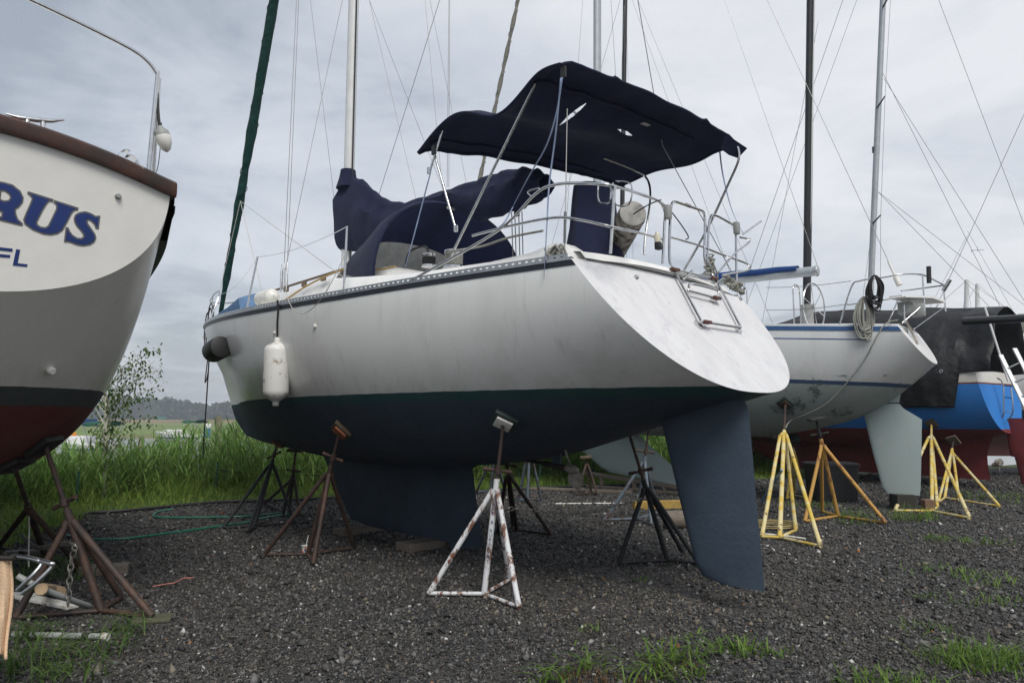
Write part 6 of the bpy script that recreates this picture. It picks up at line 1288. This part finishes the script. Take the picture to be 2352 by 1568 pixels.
mb = MB(); mb.tube(catmull([P(66, 1150, 6.7), P(67, 1210, 6.5), P(66, 1260, 6.4), P(66, 1300, 6.2)], 5), .006, 5); solo(mb, 'cord', m_wirelt, 'pale cord hanging from the dark rusty stand', 'rope')
mb = MB(); mb.tube(catmull([gp(350, 1346), gp(385, 1340), gp(400, 1338), gp(420, 1328), gp(445, 1326)], 5), .006, 5); solo(mb, 'cord', M('pink_cord', (.42, .16, .13), .7), 'short salmon cord lying on the gravel', 'rope')
# paper cup with straw
g = G(700, 1274); t = thing('paper_cup', 'white paper cup with coloured print and straw', 'cup', g); MB().lathe(g, g+np.array([0, 0, .105]), [(0, .026), (.5, .033), (.98, .040), (1, .042)], 16).build('cup', m_plastic, t, world=True)
MB().bar(g+np.array([.01, 0, .09]), g+np.array([.03, .01, .21]), .004, 6).build('straw', m_plastic, t, world=True)
for k, (dx, z, m) in enumerate(((-.014, .04, (.45, .08, .05)), (.012, .06, (.03, .05, .18)), (.014, .085, (.45, .14, .08)))):
    q = g+np.array([dx, -.0365, z]); MB().lathe(q+np.array([0, .003, 0]), q-np.array([0, .001, 0]), [(0, .012), (1, .012)], 8).build('print_spot', M('print_%d' % k, m, .6), t, world=True)
# yellowish coil of hose and white tubes by the roped stand
mb = MB(); c = G(1775, 1212); mb.tube([c+np.array([.34*math.cos(a)+.03*math.sin(3*a), .26*math.sin(a), .015+.004*a]) for a in np.linspace(0, 16, 90)], .010, 6); solo(mb, 'hose_coil', M('tan_hose', (.42, .33, .14), .6, var=.2), 'tan hose coiled beyond the roped yellow stand', 'hose')
pipe('thin white tube lying by the roped yellow stand', [gp(1755, 1226), gp(1800, 1230), gp(1850, 1237)], .014, m_plastic)
# ------------------------------------------------------------------ weeds on the gravel
def tuft(label, px, py, n, h, spread, colA, colB, wide=.006, group='grass tufts on the gravel', leafy=False):
    g = G(px, py); a = rng.uniform(0, 6.28, n); r = spread*np.sqrt(rng.random(n)); base = np.stack([r*np.cos(a)*1.5, r*np.sin(a), np.zeros(n)], -1)
    hh = h*rng.uniform(.4, 1.1, n); V, F, k = blades(base, hh, wide*rng.uniform(.6, 1.2, n), hh*rng.uniform(.2, 1.1, n), rng.uniform(0, 6.28, n), 4)
    V2, F2 = [V], [F]; C2 = [np.repeat(leafcol(n, colA, colB), k, 0)]
    if leafy:
        m = n*2; i = rng.integers(0, n, m); b2 = base[i]+np.stack([rng.normal(0, .03, m), rng.normal(0, .03, m), hh[i]*rng.uniform(.2, .8, m)], -1); ln = rng.uniform(.05, .12, m)
        Vb, Fb, kb_ = blades(b2, ln*.5, np.full(m, wide*.8), ln, rng.uniform(0, 6.28, m), 3); F2.append(Fb+len(V)); V2.append(Vb); C2.append(np.repeat(leafcol(m, colA, colB), kb_, 0))
    o = rawmesh('grass_tuft', np.concatenate(V2), np.concatenate(F2), m_leaf, np.concatenate(C2)); o.location = tuple(g); tag(o, label, 'grass', group)
GA, GB = (.07, .15, .020), (.17, .26, .05); OA, OB = (.05, .10, .02), (.16, .20, .06)
def tufts(label, rows, group, A_=GA, B_=GB, wd=.007, leafy=False):
    for px, py, n, h, s in rows: tuft(label, px, py, n, h, s, A_, B_, wd, group, leafy)
tufts('bright spiky grass tuft in front of the slate blue rudder', ((1700, 1500, 52, .14, .12), (1760, 1502, 34, .10, .12), (1655, 1496, 20, .10, .08)), 'spiky tufts before the rudder')
tufts('sprawling broad-bladed weed beside the brown dry clumps', ((1520, 1525, 14, .19, .10), (1560, 1558, 16, .19, .12), (1478, 1566, 12, .17, .12), (1330, 1545, 12, .17, .12), (1280, 1572, 10, .14, .10), (1600, 1520, 10, .22, .08)), 'sprawling weeds by the dry clumps', wd=.010, leafy=True)
tufts('sparse grass patch on the gravel right of the pale yellow stand', ((2160, 1315, 50, .11, .25), (2230, 1320, 40, .10, .25), (2200, 1380, 45, .10, .22), (2150, 1240, 40, .13, .2), (2200, 1245, 40, .12, .25)), 'sparse patches right of the pale yellow stand')
tufts('low grass patch on the open gravel below the yellow and red keel stands', ((2270, 1250, 35, .12, .2), (2300, 1345, 50, .14, .25), (2340, 1390, 40, .12, .2), (2130, 1450, 30, .12, .12)), 'low patches on the open gravel')
tufts('thick bright grass clump on the gravel opposite the slate rudder', ((2220, 1520, 120, .16, .20), (2290, 1535, 130, .16, .20), (2340, 1525, 110, .16, .2), (2010, 1574, 70, .13, .16), (2090, 1580, 60, .12, .16)), 'thick grass clumps')
tufts('tiny weed sprouting in the pale gravel between the stands', ((1470, 1335, 14, .10, .06), (1355, 1450, 14, .09, .05)), 'tiny weeds')
tufts('tall grass growing under the pale green rudder', ((2100, 1195, 110, .30, .25),), None)
tufts('grass clump at the foot of the orange stand', ((1960, 1190, 60, .25, .22), (1962, 1204, 36, .2, .2)), 'grass at the orange stand')
tufts('grass patch behind the roped yellow stand', ((1860, 1165, 80, .20, .3),), None)
tufts('strip of grass along the long red keel', ((2240, 1140, 120, .16, .6), (2330, 1150, 120, .16, .6)), 'grass along the red keel')
for px, py, n, h, s in ((60, 1520, 21, .24, .16), (150, 1500, 17, .22, .16), (20, 1545, 21, .22, .16), (110, 1555, 21, .2, .18), (210, 1520, 14, .22, .14), (270, 1500, 14, .25, .16), (180, 1560, 14, .18, .14), (290, 1455, 24, .2, .1), (60, 1465, 40, .2, .15)):
    tuft('dull green weeds around the grey capped pipe', px, py, n, h, s, (.05, .10, .02), (.12, .19, .05), .008, 'weeds at the grey pipe', True)
for px, py in ((1350, 1562), (1560, 1545), (1440, 1580)): tuft('brown dry weed clump among the green tufts', px, py, 110, .07, .12, (.09, .05, .02), (.17, .11, .04), .004, 'dry weed clumps')
for px, py, n in ((110, 1330, 120), (60, 1300, 120), (170, 1300, 90), (20, 1330, 80)): tuft('shaded grass patch between the two rusty stands', px, py, n, .2, .3, (.05, .11, .02), (.10, .19, .03), .006, 'grass between the rusty stands')

# ------------------------------------------------------------------ moist summer air
hz_ = MB().box((0, 350, 14.2), (1900, 940, 33)).build('haze', None, None, smooth=False)
m = bpy.data.materials.new('haze'); m.use_nodes = True; n = m.node_tree.nodes; n.clear(); vo = n.new('ShaderNodeVolumePrincipled'); vo.inputs['Color'].default_value = (.82, .88, .96, 1); vo.inputs['Density'].default_value = .0007; vo.inputs['Anisotropy'].default_value = .2
ou = n.new('ShaderNodeOutputMaterial'); m.node_tree.links.new(vo.outputs[0], ou.inputs['Volume']); hz_.data.materials.append(m); hz_['kind'] = 'stuff'; hz_['label'] = 'thin moist summer haze over the marsh'; hz_['category'] = 'haze'
